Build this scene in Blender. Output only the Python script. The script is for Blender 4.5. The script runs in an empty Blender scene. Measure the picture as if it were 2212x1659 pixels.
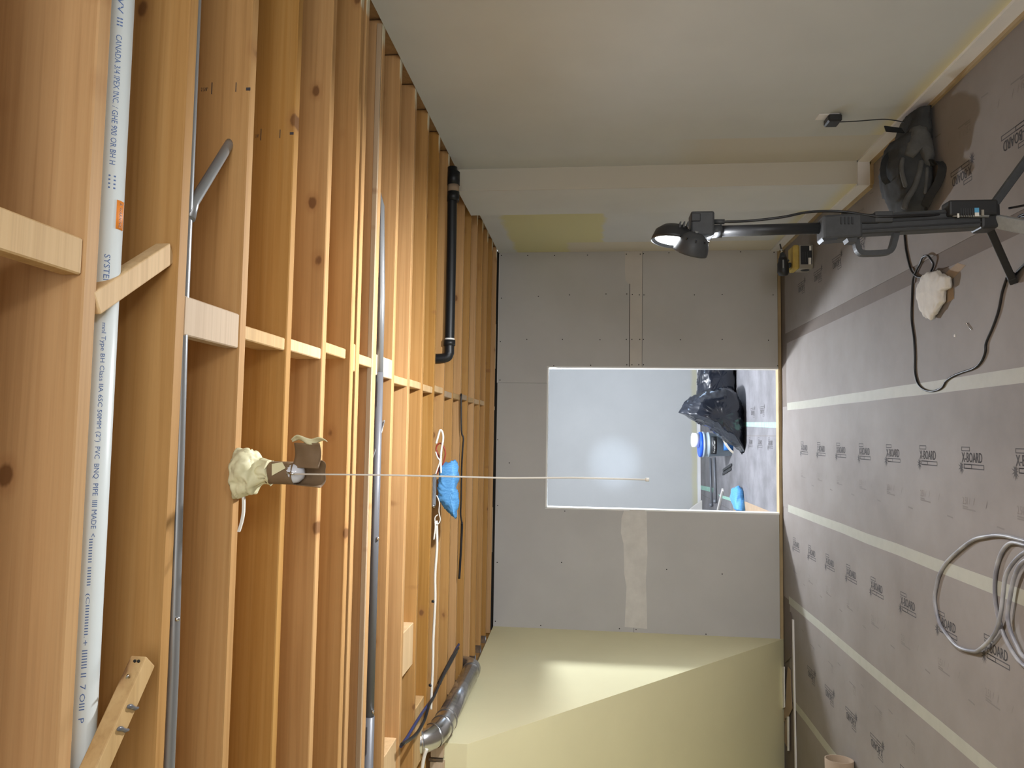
import bpy, bmesh, math, random
from mathutils import Vector, Matrix, noise
random.seed(7)
scn = bpy.context.scene
C = scn.collection
PI = math.pi

# ------------------------------------------------------------------ camera
CAM = Vector((0, 0, 1.775))
R2 = Vector((0.99761487, -0.06845247, 0.00887897))     # picture up  (world right: the photo lies on its side)
U2 = Vector((-0.01607859, -0.10535537, 0.99430464))    # picture left (world up)
FW = Vector((0.06712716, 0.99207586, 0.1062047))       # view direction
FPX = 1607.22
cd = bpy.data.cameras.new('camera'); cam = bpy.data.objects.new('camera', cd); C.objects.link(cam)
rt, upv, bk = -U2, R2, -FW
cam.matrix_world = Matrix(((rt.x, upv.x, bk.x, CAM.x), (rt.y, upv.y, bk.y, CAM.y), (rt.z, upv.z, bk.z, CAM.z), (0, 0, 0, 1)))
cd.sensor_fit = 'HORIZONTAL'; cd.sensor_width = 36.0; cd.lens = FPX / 2212 * 36.0
cd.clip_start = 0.05; cd.clip_end = 60
scn.camera = cam

# ------------------------------------------------------------------ light
w = bpy.data.worlds.new('world'); scn.world = w; w.use_nodes = True
w.node_tree.nodes['Background'].inputs[0].default_value = (0.75, 0.85, 1.0, 1)
w.node_tree.nodes['Background'].inputs[1].default_value = 0.35

def area(name, loc, aim, sx, sy, power, col, spread=PI, shape='RECTANGLE'):
    l = bpy.data.lights.new(name, 'AREA'); l.shape = shape; l.size = sx; l.size_y = sy
    l.energy = power; l.color = col; l.spread = spread
    o = bpy.data.objects.new(name, l); C.objects.link(o); o.location = loc
    o.rotation_euler = (Vector(aim) - Vector(loc)).to_track_quat('-Z', 'Y').to_euler()
    return o
def bulb(name, loc, power, col, r):
    l = bpy.data.lights.new(name, 'POINT'); l.energy = power; l.color = col; l.shadow_soft_size = r
    o = bpy.data.objects.new(name, l); C.objects.link(o); o.location = loc
    return o
# added fill light from behind the camera, set in the rear wall opening
area('rear_fill_light', (0.55, -2.3, 1.25), (0.35, 4.0, 1.9), 2.2, 1.5, 74, (0.97, 0.98, 1.0))
# second work light standing behind the camera on the right, turned up to the joists
area('second_work_light', (1.10, -0.45, 0.95), (0.55, 1.0, 2.7), 0.30, 0.30, 10, (1.0, 0.975, 0.93), PI, 'DISK')
# bulb just under the ceiling of the room beyond the doorway and its side window
bulb('next_room_bulb_light', (0.345, 8.16, 2.270), 390, (0.84, 0.91, 1.0), 0.075)
area('next_room_window_light', (2.45, 9.6, 1.45), (0.0, 9.9, 1.1), 1.1, 1.2, 34, (0.55, 0.74, 1.0))
# the two heads of the tripod work light
area('work_light_up', (0.75, 3.0, 1.478), (0.75-0.90, 3.0+0.10, 1.478+0.46), 0.12, 0.12, 78, (0.97, 0.98, 1.0), PI, 'DISK')
area('work_light_out', (0.79, 2.99, 1.33), (0.79-0.80, 2.99+0.305, 1.33-0.52), 0.10, 0.10, 8, (0.95, 0.97, 1.0), PI, 'DISK')
sp = bpy.data.lights.new('far_wall_spot', 'SPOT'); sp.energy = 1500; sp.color = (0.62, 0.78, 1.0); sp.spot_size = math.radians(6.4); sp.spot_blend = 1.0; sp.shadow_soft_size = 0.02  # extra narrow spot, added for the bluish glow on the far wall
so = bpy.data.objects.new('far_wall_spot', sp); C.objects.link(so); so.location = (0.765, 3.045, 1.345)
so.rotation_euler = (Vector((-0.446, 12.4, 1.39)) - so.location).to_track_quat('-Z', 'Y').to_euler()

scn.view_settings.view_transform = 'Standard'; scn.view_settings.look = 'None'
scn.view_settings.exposure = 0.16; scn.view_settings.gamma = 1.0; scn.view_settings.use_curve_mapping = False

# ------------------------------------------------------------------ helpers
def ray(px, py):
    return FW + R2 * (-(py - 829.5) / FPX) + U2 * (-(px - 1106) / FPX)
def hit(px, py, ax, val):
    d = ray(px, py); i = 'XYZ'.index(ax)
    return CAM + d * ((val - CAM[i]) / d[i])

def mat(name, col, rough=0.6, metal=0.0, spec=0.4, emit=None, estr=0.0, coat=0.0, trans=0.0):
    m = bpy.data.materials.new(name); m.use_nodes = True
    b = m.node_tree.nodes['Principled BSDF']
    b.inputs['Base Color'].default_value = (*col, 1); b.inputs['Roughness'].default_value = rough
    b.inputs['Metallic'].default_value = metal; b.inputs['Specular IOR Level'].default_value = spec
    if coat: b.inputs['Coat Weight'].default_value = coat
    if trans: b.inputs['Transmission Weight'].default_value = trans
    if emit: b.inputs['Emission Color'].default_value = (*emit, 1); b.inputs['Emission Strength'].default_value = estr
    return m
class NT:
    def __init__(s, m): s.t = m.node_tree; s.b = s.t.nodes['Principled BSDF']
    def n(s, typ, **kw):
        x = s.t.nodes.new(typ)
        for k, v in kw.items(): setattr(x, k, v)
        return x
    def l(s, a, b): s.t.links.new(a, b)
    def coord(s, which='Object'): return s.n('ShaderNodeTexCoord').outputs[which]
    def pos(s): return s.n('ShaderNodeNewGeometry').outputs['Position']
    def mapping(s, vec, scale, loc=(0, 0, 0)):
        m = s.n('ShaderNodeMapping'); m.inputs['Scale'].default_value = scale; m.inputs['Location'].default_value = loc
        s.l(vec, m.inputs['Vector']); return m.outputs[0]
    def noise(s, vec, scale, detail=3, rough=0.55, dist=0.0):
        x = s.n('ShaderNodeTexNoise'); x.inputs['Scale'].default_value = scale; x.inputs['Detail'].default_value = detail
        x.inputs['Roughness'].default_value = rough; x.inputs['Distortion'].default_value = dist
        if vec is not None: s.l(vec, x.inputs['Vector'])
        return x.outputs['Fac']
    def ramp(s, fac, stops):
        r = s.n('ShaderNodeValToRGB'); e = r.color_ramp.elements
        while len(e) < len(stops): e.new(0.5)
        for i, (p, c) in enumerate(stops): e[i].position = p; e[i].color = (*c, 1) if len(c) == 3 else c
        s.l(fac, r.inputs[0]); return r.outputs[0]
    def mix(s, fac, a, b, mode='MIX'):
        x = s.n('ShaderNodeMix', data_type='RGBA', blend_type=mode)
        if isinstance(fac, float): x.inputs[0].default_value = fac
        else: s.l(fac, x.inputs[0])
        for v, k in ((a, 6), (b, 7)):
            if isinstance(v, tuple): x.inputs[k].default_value = (*v, 1)
            else: s.l(v, x.inputs[k])
        return x.outputs[2]
    def math(s, op, a, b=None):
        x = s.n('ShaderNodeMath', operation=op)
        for v, k in ((a, 0), (b, 1)):
            if v is None: continue
            if isinstance(v, (int, float)): x.inputs[k].default_value = v
            else: s.l(v, x.inputs[k])
        return x.outputs[0]
    def sep(s, vec):
        x = s.n('ShaderNodeSeparateXYZ'); s.l(vec, x.inputs[0]); return x.outputs
    def step(s, v, lo, hi):
        x = s.n('ShaderNodeMapRange'); x.interpolation_type = 'SMOOTHSTEP'
        s.l(v, x.inputs[0]); x.inputs[1].default_value = lo; x.inputs[2].default_value = hi; return x.outputs[0]
    def color(s, c): s.l(c, s.b.inputs['Base Color'])
    def bump(s, h, strength, dist=0.01):
        x = s.n('ShaderNodeBump'); x.inputs['Strength'].default_value = strength; x.inputs['Distance'].default_value = dist
        s.l(h, x.inputs['Height']); s.l(x.outputs[0], s.b.inputs['Normal'])

def wood(name, a, b, knot=(0.16, 0.07, 0.025), paint=False, knots=True):
    m = mat(name, a, 0.62, spec=0.25); t = NT(m)
    oi = t.n('ShaderNodeObjectInfo'); rnd = oi.outputs['Random']
    off = t.n('ShaderNodeVectorMath', operation='ADD'); t.l(t.coord(), off.inputs[0])
    cmb = t.n('ShaderNodeCombineXYZ')
    for i, k in enumerate((37.0, 11.0, 23.0)): t.l(t.math('MULTIPLY', rnd, k), cmb.inputs[i])
    t.l(cmb.outputs[0], off.inputs[1]); v = off.outputs[0]
    warp = t.noise(t.mapping(v, (1.3, 6, 6)), 1.0, 2)
    g1 = t.noise(t.mapping(v, (0.7, 34, 34)), 1.0, 4, 0.6, 0.6)
    g2 = t.noise(t.mapping(v, (2.0, 120, 120)), 1.0, 2, 0.5)
    c = t.ramp(g1, [(0.25, tuple(x * 0.90 for x in b)), (0.5, tuple((x+y)*0.5 for x, y in zip(a, b))), (0.75, a)])
    c = t.mix(t.math('MULTIPLY', t.step(g2, 0.5, 0.75), 0.22), c, tuple(x * 0.62 for x in b))
    c = t.mix(t.math('MULTIPLY', t.step(warp, 0.5, 0.8), 0.30), c, tuple(min(1, x * 1.25) for x in a))
    # board to board tone
    hs = t.n('ShaderNodeHueSaturation'); t.l(c, hs.inputs['Color'])
    t.l(t.math('ADD', t.math('MULTIPLY', rnd, 0.30), 0.86), hs.inputs['Value'])
    t.l(t.math('ADD', t.math('MULTIPLY', rnd, -0.18), 1.06), hs.inputs['Saturation'])
    c = hs.outputs['Color']
    if knots:
        kv = t.mapping(v, (4.3, 1.0, 6.5)); vo = t.n('ShaderNodeTexVoronoi'); vo.inputs['Scale'].default_value = 1.0
        vo.inputs['Randomness'].default_value = 1.0; t.l(kv, vo.inputs['Vector'])
        wob = t.math('MULTIPLY', t.noise(t.mapping(v, (30, 60, 60)), 1.0, 2), 0.06)
        d = t.math('ADD', vo.outputs['Distance'], wob)
        ring = t.math('SUBTRACT', 1.0, t.step(d, 0.12, 0.26))
        core = t.math('SUBTRACT', 1.0, t.step(d, 0.10, 0.145))
        pick = t.math('GREATER_THAN', t.sep(vo.outputs['Color'])[0], 0.38)
        c = t.mix(t.math('MULTIPLY', t.math('MULTIPLY', ring, pick), 0.35), c, tuple(x * 1.9 for x in knot))
        c = t.mix(t.math('MULTIPLY', t.math('MULTIPLY', core, pick), 0.85), c, knot)
        v2 = t.n('ShaderNodeTexVoronoi'); v2.inputs['Scale'].default_value = 1.0; t.l(t.mapping(v, (6.5, 0.7, 1.7), (3.3, 1.7, 5.1)), v2.inputs['Vector'])
        d2 = t.math('ADD', v2.outputs['Distance'], wob); pk2 = t.math('GREATER_THAN', t.sep(v2.outputs['Color'])[1], 0.62)   # spike knots running across the board
        c = t.mix(t.math('MULTIPLY', t.math('MULTIPLY', t.math('SUBTRACT', 1.0, t.step(d2, 0.09, 0.19)), pk2), 0.62), c, tuple(x * 1.5 for x in knot))
    if paint:   # overspray of wall primer on the undersides where the joists meet the right wall
        p = t.pos(); sx = t.sep(p); ge = t.n('ShaderNodeNewGeometry'); nz = t.sep(ge.outputs['Normal'])[2]
        k = t.math('MULTIPLY', t.step(t.math('ADD', sx[0], t.math('MULTIPLY', t.noise(p, 14), 0.12)), 1.74, 1.80), t.math('LESS_THAN', nz, -0.5))
        c = t.mix(k, c, (0.62, 0.56, 0.40))
    t.color(c); t.bump(g2, 0.10, 0.004)
    return m

def mottled(name, col, amp=0.10, scale=3.0, rough=0.85, tint=None, grain=0.03, spec=0.3):
    m = mat(name, col, rough, spec=spec); t = NT(m); p = t.pos()
    a = tuple(x * (1 - amp) for x in col); b = tuple(min(1, x * (1 + amp)) for x in (tint or col))
    c = t.ramp(t.noise(p, scale, 5, 0.6), [(0.3, a), (0.7, b)])
    if grain:
        g = t.noise(p, 380, 1)
        c = t.mix(t.math('MULTIPLY', g, grain * 4), c, tuple(x * 0.7 for x in col))
    t.color(c); return m

W_JOIST = wood('joist_pine', (0.50, 0.285, 0.100), (0.41, 0.205, 0.056), paint=True)
W_LIGHT = wood('pale_pine', (0.66, 0.46, 0.235), (0.56, 0.36, 0.165))
W_GREY = wood('weathered_pine', (0.52, 0.395, 0.265), (0.45, 0.32, 0.20))
PAPER = mottled('drywall_paper', (0.515, 0.505, 0.495), 0.04, 2.2, 0.9)
PAPERLT = mottled('drywall_tape_paper', (0.58, 0.545, 0.505), 0.04, 5.0, 0.9)
MUD = mottled('joint_compound', (0.66, 0.635, 0.60), 0.08, 9.0, 0.85)
YELLOW = mottled('yellow_board', (0.77, 0.715, 0.455), 0.025, 1.5, 0.88)
KRAFT = mottled('kraft_floor_board', (0.226, 0.194, 0.172), 0.10, 1.6, 0.66, (0.248, 0.220, 0.202), 0.05)
KRAFTDK = mottled('bare_kraft_strip', (0.150, 0.120, 0.100), 0.08, 4.0, 0.75)
DUSTY = mottled('dusty_floor_board', (0.155, 0.147, 0.152), 0.20, 3.2, 0.6, (0.185, 0.178, 0.185))
TAPE = mottled('floor_seam_tape', (0.375, 0.36, 0.30), 0.05, 12.0, 0.6)
TAPEGR = mottled('green_tape', (0.28, 0.48, 0.39), 0.2, 14.0, 0.6)
INK = mat('grey_print_ink', (0.075, 0.068, 0.068), 0.8)
INKLT = mat('faint_print_ink', (0.185, 0.16, 0.145), 0.8)
WHITEP = mottled('white_trim_paint', (0.74, 0.72, 0.71), 0.04, 6.0, 0.5)
JAMBW = mat('white_jamb', (0.80, 0.80, 0.78), 0.6)
TAN = mottled('tan_threshold_wood', (0.40, 0.30, 0.17), 0.12, 6.0, 0.7)
DARK = mat('dark_void', (0.02, 0.018, 0.015), 0.9)
DECK = wood('subfloor_boards', (0.40, 0.25, 0.12), (0.30, 0.17, 0.07))
PVC = mat('white_pvc', (0.68, 0.735, 0.74), 0.35)
PVCINK = mat('blue_pipe_ink', (0.10, 0.17, 0.38), 0.6)
ORANGE = mat('orange_sticker', (0.80, 0.25, 0.03), 0.5)
EMT = mat('grey_conduit_metal', (0.30, 0.31, 0.32), 0.36, 0.55)
EMTDK = mat('grey_conduit_paint', (0.15, 0.155, 0.17), 0.42, 0.25)
GALV = mat('galvanised_steel', (0.52, 0.52, 0.53), 0.26, 0.95)
t = NT(GALV); t.color(t.ramp(t.noise(t.pos(), 35, 3), [(0.3, (0.40, 0.41, 0.43)), (0.7, (0.62, 0.62, 0.63))]))
BLACKPL = mat('black_plastic', (0.022, 0.023, 0.025), 0.45)
CHAR = mottled('charcoal_plastic', (0.055, 0.058, 0.062), 0.15, 30.0, 0.5)
GREYLEG = mottled('grey_aluminium', (0.26, 0.27, 0.27), 0.12, 60.0, 0.5)
ABS = mat('black_abs_pipe', (0.010, 0.011, 0.012), 0.45)
ROMEX = mat('white_cable_sheath', (0.74, 0.72, 0.66), 0.45)
REDW = mat('red_wire', (0.28, 0.035, 0.02), 0.5)
BLACKC = mat('black_cable_sheath', (0.012, 0.012, 0.014), 0.4)
BLUEC = mat('blue_cable_sheath', (0.025, 0.035, 0.12), 0.45)
GREYC = mat('grey_cable_sheath', (0.30, 0.30, 0.33), 0.38)
t = NT(GREYC); t.color(t.ramp(t.noise(t.pos(), 9, 2), [(0.35, (0.18, 0.177, 0.20)), (0.65, (0.36, 0.355, 0.365))]))
BLUE = mat('blue_nonwoven', (0.10, 0.34, 0.68), 0.6)
t = NT(BLUE); wv = t.n('ShaderNodeTexWave'); wv.inputs['Scale'].default_value = 46; wv.inputs['Distortion'].default_value = 5; t.l(t.pos(), wv.inputs['Vector'])
t.color(t.ramp(wv.outputs['Fac'], [(0.55, (0.055, 0.225, 0.52)), (0.95, (0.16, 0.42, 0.72))]))
MASK = mottled('masking_tape', (0.72, 0.68, 0.44), 0.05, 20.0, 0.55)
BROWNP = mottled('brown_paper', (0.20, 0.130, 0.072), 0.10, 18.0, 0.7)
BULBW = mat('bulb_opal', (0.62, 0.64, 0.70), 0.25, coat=0.4)
STRING = mat('white_string', (0.85, 0.82, 0.76), 0.7)
BAGBLK = mat('black_bin_bag', (0.010, 0.012, 0.018), 0.17, spec=0.7)
FABRIC = mottled('charcoal_fabric', (0.036, 0.037, 0.037), 0.35, 9.0, 0.85)
FABLT = mottled('grey_fabric', (0.085, 0.084, 0.080), 0.25, 14.0, 0.85)
WEB = mat('black_webbing', (0.012, 0.013, 0.014), 0.7)
WHITECL = mottled('white_rag', (0.66, 0.635, 0.60), 0.06, 25.0, 0.85)
CARD = mottled('brown_cardboard', (0.33, 0.24, 0.16), 0.10, 8.0, 0.8)
PAIL = mottled('grey_pail_plastic', (0.30, 0.36, 0.40), 0.08, 10.0, 0.4)
BLUEPL = mat('blue_plastic', (0.015, 0.09, 0.55), 0.35)
BLUELB = mat('blue_label', (0.02, 0.13, 0.38), 0.5)
CREAM = mat('cream_strap', (0.62, 0.56, 0.46), 0.6)
YELPL = mottled('yellow_plastic', (0.50, 0.36, 0.09), 0.10, 20.0, 0.5)
CASE = mottled('grey_case_plastic', (0.30, 0.275, 0.23), 0.06, 20.0, 0.6)
STEEL = mat('bright_steel', (0.60, 0.60, 0.60), 0.25, 1.0)
WHITELB = mat('white_label', (0.75, 0.74, 0.70), 0.6)
BLUESQ = mat('blue_sticker', (0.10, 0.36, 0.60), 0.5)
LED = mat('led_face', (1, 1, 1), 0.4, emit=(0.93, 0.97, 1.0), estr=30)
GLUE = mat('grey_glue_blob', (0.13, 0.13, 0.14), 0.3)
LEADP = mat('pencil_lead', (0.05, 0.045, 0.05), 0.8)
INSUL = mottled('pale_board_scrap', (0.58, 0.50, 0.38), 0.06, 12.0, 0.85)

class B:
    def __init__(s): s.bm = bmesh.new()
    def box(s, x0, x1, y0, y1, z0, z1, bev=0.0):
        bm = s.bm; n0 = len(bm.verts)
        v = [bm.verts.new(p) for p in ((x0,y0,z0),(x1,y0,z0),(x1,y1,z0),(x0,y1,z0),(x0,y0,z1),(x1,y0,z1),(x1,y1,z1),(x0,y1,z1))]
        fs = [bm.faces.new([v[i] for i in q]) for q in ((3,2,1,0),(4,5,6,7),(0,1,5,4),(1,2,6,5),(2,3,7,6),(3,0,4,7))]
        if bev:
            es = list({e for f in fs for e in f.edges})
            bmesh.ops.bevel(bm, geom=es, offset=bev, segments=1, affect='EDGES', profile=0.5)
        return s
    def obox(s, c, ax, ay, az, bev=0.0):     # oriented box: half vectors
        bm = s.bm; c = Vector(c); ax = Vector(ax); ay = Vector(ay); az = Vector(az)
        v = [bm.verts.new(c + ax*i + ay*j + az*k) for i, j, k in ((-1,-1,-1),(1,-1,-1),(1,1,-1),(-1,1,-1),(-1,-1,1),(1,-1,1),(1,1,1),(-1,1,1))]
        fs = [bm.faces.new([v[i] for i in q]) for q in ((3,2,1,0),(4,5,6,7),(0,1,5,4),(1,2,6,5),(2,3,7,6),(3,0,4,7))]
        if bev:
            es = list({e for f in fs for e in f.edges})
            bmesh.ops.bevel(bm, geom=es, offset=bev, segments=2, affect='EDGES', profile=0.5)
        return s
    def bar(s, p, q, w, h, up=(0,0,1), bev=0.0):
        p = Vector(p); q = Vector(q); d = (q - p); L = d.length; d.normalize(); u = Vector(up)
        sd = d.cross(u).normalized(); u = sd.cross(d).normalized()
        return s.obox((p+q)/2, d*L/2, sd*w/2, u*h/2, bev)
    def tube(s, pts, r, seg=8, cap=True, smooth=True):
        pts = [Vector(p) for p in pts]
        if isinstance(r, (int, float)): r = [r]*len(pts)
        bm = s.bm; rings = []; n = None
        for i, p in enumerate(pts):
            d = (pts[min(i+1, len(pts)-1)] - pts[max(i-1, 0)]).normalized()
            if n is None: n = d.orthogonal().normalized()
            n = (n - d*n.dot(d)).normalized(); b = d.cross(n)
            rings.append([bm.verts.new(p + (n*math.cos(2*PI*k/seg) + b*math.sin(2*PI*k/seg))*r[i]) for k in range(seg)])
        for a, b in zip(rings, rings[1:]):
            for k in range(seg): 
                f = bm.faces.new((a[k], a[(k+1)%seg], b[(k+1)%seg], b[k])); f.smooth = smooth
        if cap: bm.faces.new(rings[0][::-1]); bm.faces.new(rings[-1])
        return s
    def ribbon(s, pts, nrm, w, th=0.003):     # flat strap along pts, width along nrm
        pts = [Vector(p) for p in pts]; bm = s.bm; rows = []
        for i, p in enumerate(pts):
            d = (pts[min(i+1, len(pts)-1)] - pts[max(i-1, 0)]).normalized()
            n = Vector(nrm[i] if isinstance(nrm, list) else nrm); n = (n - d*n.dot(d)).normalized(); b = d.cross(n)
            rows.append([bm.verts.new(p + n*w/2*a + b*th/2*c) for a, c in ((-1,-1),(1,-1),(1,1),(-1,1))])
        for a, b in zip(rows, rows[1:]):
            for k in range(4): bm.faces.new((a[k], a[(k+1)%4], b[(k+1)%4], b[k])).smooth = False
        bm.faces.new(rows[0][::-1]); bm.faces.new(rows[-1])
        return s
    def lathe(s, prof, c, axis=(0,0,1), seg=24, ang=2*PI, start=0.0, smooth=True, cap=True):
        c = Vector(c); ax = Vector(axis).normalized(); u = ax.orthogonal().normalized(); v = ax.cross(u)
        bm = s.bm; full = abs(ang - 2*PI) < 1e-6; n = seg if full else seg+1; rings = []
        for r, h in prof:
            rings.append([bm.verts.new(c + ax*h + (u*math.cos(start+ang*k/seg) + v*math.sin(start+ang*k/seg))*max(r, 1e-4)) for k in range(n)])
        for a, b in zip(rings, rings[1:]):
            for k in range(seg):
                f = bm.faces.new((a[k], a[(k+1)%n], b[(k+1)%n], b[k])); f.smooth = smooth
        if full and cap: bm.faces.new(rings[0][::-1]); bm.faces.new(rings[-1])
        return s
    def prism(s, poly, ext):                   # polygon of 3-D points pushed along ext
        bm = s.bm; e = Vector(ext)
        a = [bm.verts.new(p) for p in poly]; b = [bm.verts.new(Vector(p)+e) for p in poly]; n = len(a)
        bm.faces.new(a[::-1]); bm.faces.new(b)
        for k in range(n): bm.faces.new((a[k], a[(k+1)%n], b[(k+1)%n], b[k]))
        return s
    def blob(s, outline, u, v, d, depth, n1=0.02, f1=6.0, flat=None, seed=0.0, rings=14, power=0.6, res=0.03):
        # closed crumpled volume: outline (u,v) pairs about their centre, pillow-shaped along d
        o = [Vector((a, b, 0)) for a, b in outline]; cc = sum(o, Vector())/len(o)
        dense = []
        for i in range(len(o)):
            p, q = o[i], o[(i+1)%len(o)]; m = max(2, int((q-p).length/res))
            dense += [p.lerp(q, k/m) for k in range(m)]
        u, v, d = Vector(u), Vector(v), Vector(d); bm = s.bm; rr = []
        def pos(p, t):
            sc = max(0.0, math.cos(t))**power; y = math.sin(t)*depth
            q = cc + (p-cc)*sc; P = u*q.x + v*q.y + d*y
            k = noise.noise_vector(P*f1 + Vector((seed, seed*2, 1)))*n1
            r1 = 1-abs(noise.noise(P*f1*1.6 + Vector((seed, 3, 1))))*2.2; r2 = 1-abs(noise.noise(P*f1*3.7 + Vector((7, seed, 1))))*2.2
            k += (u*(p.x-cc.x)+v*(p.y-cc.y)+d*y).normalized()*(max(r1, -0.3)**3*0.9 + max(r2, -0.3)**3*0.45)*n1 if (p-cc).length > 1e-6 else d*0.0
            P = P + k*(0.35+0.65*sc)
            if flat is not None: P.z = max(P.z, flat)
            return P
        for i in range(1, rings):
            t = -PI/2 + PI*i/rings
            rr.append([bm.verts.new(pos(p, t)) for p in dense])
        a0 = bm.verts.new(pos(cc, -PI/2)); a1 = bm.verts.new(pos(cc, PI/2)); n = len(dense)
        for a, b in zip(rr, rr[1:]):
            for k in range(n): bm.faces.new((a[k], a[(k+1)%n], b[(k+1)%n], b[k])).smooth = True
        for k in range(n):
            bm.faces.new((a0, rr[0][(k+1)%n], rr[0][k])).smooth = True; bm.faces.new((a1, rr[-1][k], rr[-1][(k+1)%n])).smooth = True
        return s
    def sheet(s, f, nu, nv, th):               # thin sheet from f(u,v) with real thickness th
        bm = s.bm; g = [[Vector(f(i/nu, j/nv)) for j in range(nv+1)] for i in range(nu+1)]
        def nr(i, j):
            a = g[min(i+1,nu)][j]-g[max(i-1,0)][j]; b = g[i][min(j+1,nv)]-g[i][max(j-1,0)]
            return a.cross(b).normalized()
        A = [[bm.verts.new(g[i][j]) for j in range(nv+1)] for i in range(nu+1)]
        Bv = [[bm.verts.new(g[i][j]+nr(i,j)*th) for j in range(nv+1)] for i in range(nu+1)]
        for i in range(nu):
            for j in range(nv):
                bm.faces.new((A[i][j],A[i][j+1],A[i+1][j+1],A[i+1][j])).smooth = True
                bm.faces.new((Bv[i][j],Bv[i+1][j],Bv[i+1][j+1],Bv[i][j+1])).smooth = True
        for i in range(nu):
            bm.faces.new((A[i][0],A[i+1][0],Bv[i+1][0],Bv[i][0])); bm.faces.new((A[i+1][nv],A[i][nv],Bv[i][nv],Bv[i+1][nv]))
        for j in range(nv):
            bm.faces.new((A[0][j+1],A[0][j],Bv[0][j],Bv[0][j+1])); bm.faces.new((A[nu][j],A[nu][j+1],Bv[nu][j+1],Bv[nu][j]))
        return s
    def build(s, name, m, parent=None, **props):
        off = Vector(); p = parent
        while p is not None: off += p.location; p = p.parent
        if off.length: bmesh.ops.translate(s.bm, verts=s.bm.verts, vec=-off)
        bmesh.ops.recalc_face_normals(s.bm, faces=s.bm.faces)
        me = bpy.data.meshes.new(name); s.bm.to_mesh(me); s.bm.free(); me.materials.append(m)
        o = bpy.data.objects.new(name, me); C.objects.link(o); o.parent = parent
        for k, val in props.items(): o[k] = val
        return o
def thing(name, loc, label, cat, group=None):
    o = bpy.data.objects.new(name, None); C.objects.link(o); o.location = loc; o.empty_display_size = 0.05
    o['label'] = label; o['category'] = cat
    if group: o['group'] = group
    return o
def tag(o, label, cat, group=None):
    o['label'] = label; o['category'] = cat
    if group: o['group'] = group
    return o
def struct(o): o['kind'] = 'structure'; return o
def inst(src, loc, parent, name=None):
    o = src.copy(); C.objects.link(o); o.parent = parent; o.location = loc
    return o
def smooth_path(pts, n=6):
    pts = [Vector(p) for p in pts]; out = []
    for i in range(len(pts)-1):
        p0 = pts[max(i-1,0)]; p1 = pts[i]; p2 = pts[i+1]; p3 = pts[min(i+2,len(pts)-1)]
        for k in range(n):
            a = k/n
            out.append(0.5*((2*p1)+(-p0+p2)*a+(2*p0-5*p1+4*p2-p3)*a*a+(-p0+3*p1-3*p2+p3)*a**3))
    out.append(pts[-1]); return out
def text_polys(txt, width, height):
    """flat lettering as (verts, faces) fitted to width x height, origin at lower left"""
    cu = bpy.data.curves.new('lettering', 'FONT'); cu.body = txt; cu.resolution_u = 2
    ob = bpy.data.objects.new('lettering', cu); C.objects.link(ob)
    dg = bpy.context.evaluated_depsgraph_get(); me = bpy.data.meshes.new_from_object(ob.evaluated_get(dg))
    bpy.data.objects.remove(ob); bpy.data.curves.remove(cu)
    vs = [v.co.copy() for v in me.vertices]; fs = [tuple(p.vertices) for p in me.polygons]; bpy.data.meshes.remove(me)
    x0 = min(v.x for v in vs); x1 = max(v.x for v in vs); y0 = min(v.y for v in vs); y1 = max(v.y for v in vs)
    return [((v.x-x0)/(x1-x0)*width, (v.y-y0)/(y1-y0)*height) for v in vs], fs
def letter(b, txt, org, u, v, width, height, bold=0.0, fn=None):
    vs, fs = text_polys(txt, width, height); org = Vector(org); u = Vector(u); v = Vector(v)
    for ox in ((0.0,) if not bold else (0.0, bold)):
        bv = [b.bm.verts.new(fn(x+ox, y) if fn else org + u*(x+ox) + v*y) for x, y in vs]
        for f in fs:
            try: b.bm.faces.new([bv[i] for i in f])
            except ValueError: pass
    return b

# ================================================================== SETTING
HJ = 2.702          # underside of the joists
XR, XL, YB = 1.79, -1.838, 7.205
JT = HJ + 0.235
floor = struct(B().box(-3.1, 3.0, -2.5, 12.6, -0.12, -0.004).build('floor', KRAFTDK))
ceiling = struct(B().box(-3.1, 3.0, -2.5, 7.33, JT, JT+0.03).build('ceiling', DECK))
struct(B().box(-3.1, 3.0, 7.33, 12.6, 2.75, 2.80).build('ceiling', WHITEP))
# --- right wall: front stretch, chase that stands proud, recessed stretch by the back wall
def wall_mat(name, base, warm):
    m = mat(name, base, 0.88, spec=0.25); t = NT(m); p = t.pos(); s = t.sep(p)
    n = t.noise(p, 2.0, 4); c = t.ramp(n, [(0.3, tuple(x*0.96 for x in base)), (0.7, tuple(x*1.03 for x in base))])
    zz = t.math('ADD', s[2], t.math('MULTIPLY', t.noise(t.mapping(p, (1, 1.2, 1)), 1.3, 3), 0.12))
    k = t.math('SUBTRACT', 1.0, t.step(zz, 0.16, 0.26))                  # unpainted yellow band above the skirting
    c = t.mix(t.math('MULTIPLY', k, 0.75), c, warm)
    return m, t, c, s, p
WR1, t, c, s, p = wall_mat('right_wall_primer', (0.545, 0.56, 0.56), (0.66, 0.585, 0.33))
k = t.math('MULTIPLY', t.step(s[1], 4.455, 4.475), t.math('SUBTRACT', 1.0, t.step(t.math('ADD', s[2], t.math('MULTIPLY', t.noise(p, 5), 0.2)), 1.1, 1.5)))
c = t.mix(k, c, (0.545, 0.52, 0.465)); t.color(c)
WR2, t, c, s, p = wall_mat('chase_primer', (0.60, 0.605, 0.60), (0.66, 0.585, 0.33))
c = t.mix(t.math('LESS_THAN', s[1], 4.888), c, (0.50, 0.47, 0.395)); t.color(c)  # chase front: tan primer, darkened to offset the frontal rear light
WR3, t, c, s, p = wall_mat('recess_primer', (0.61, 0.615, 0.61), (0.64, 0.575, 0.34))
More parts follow.
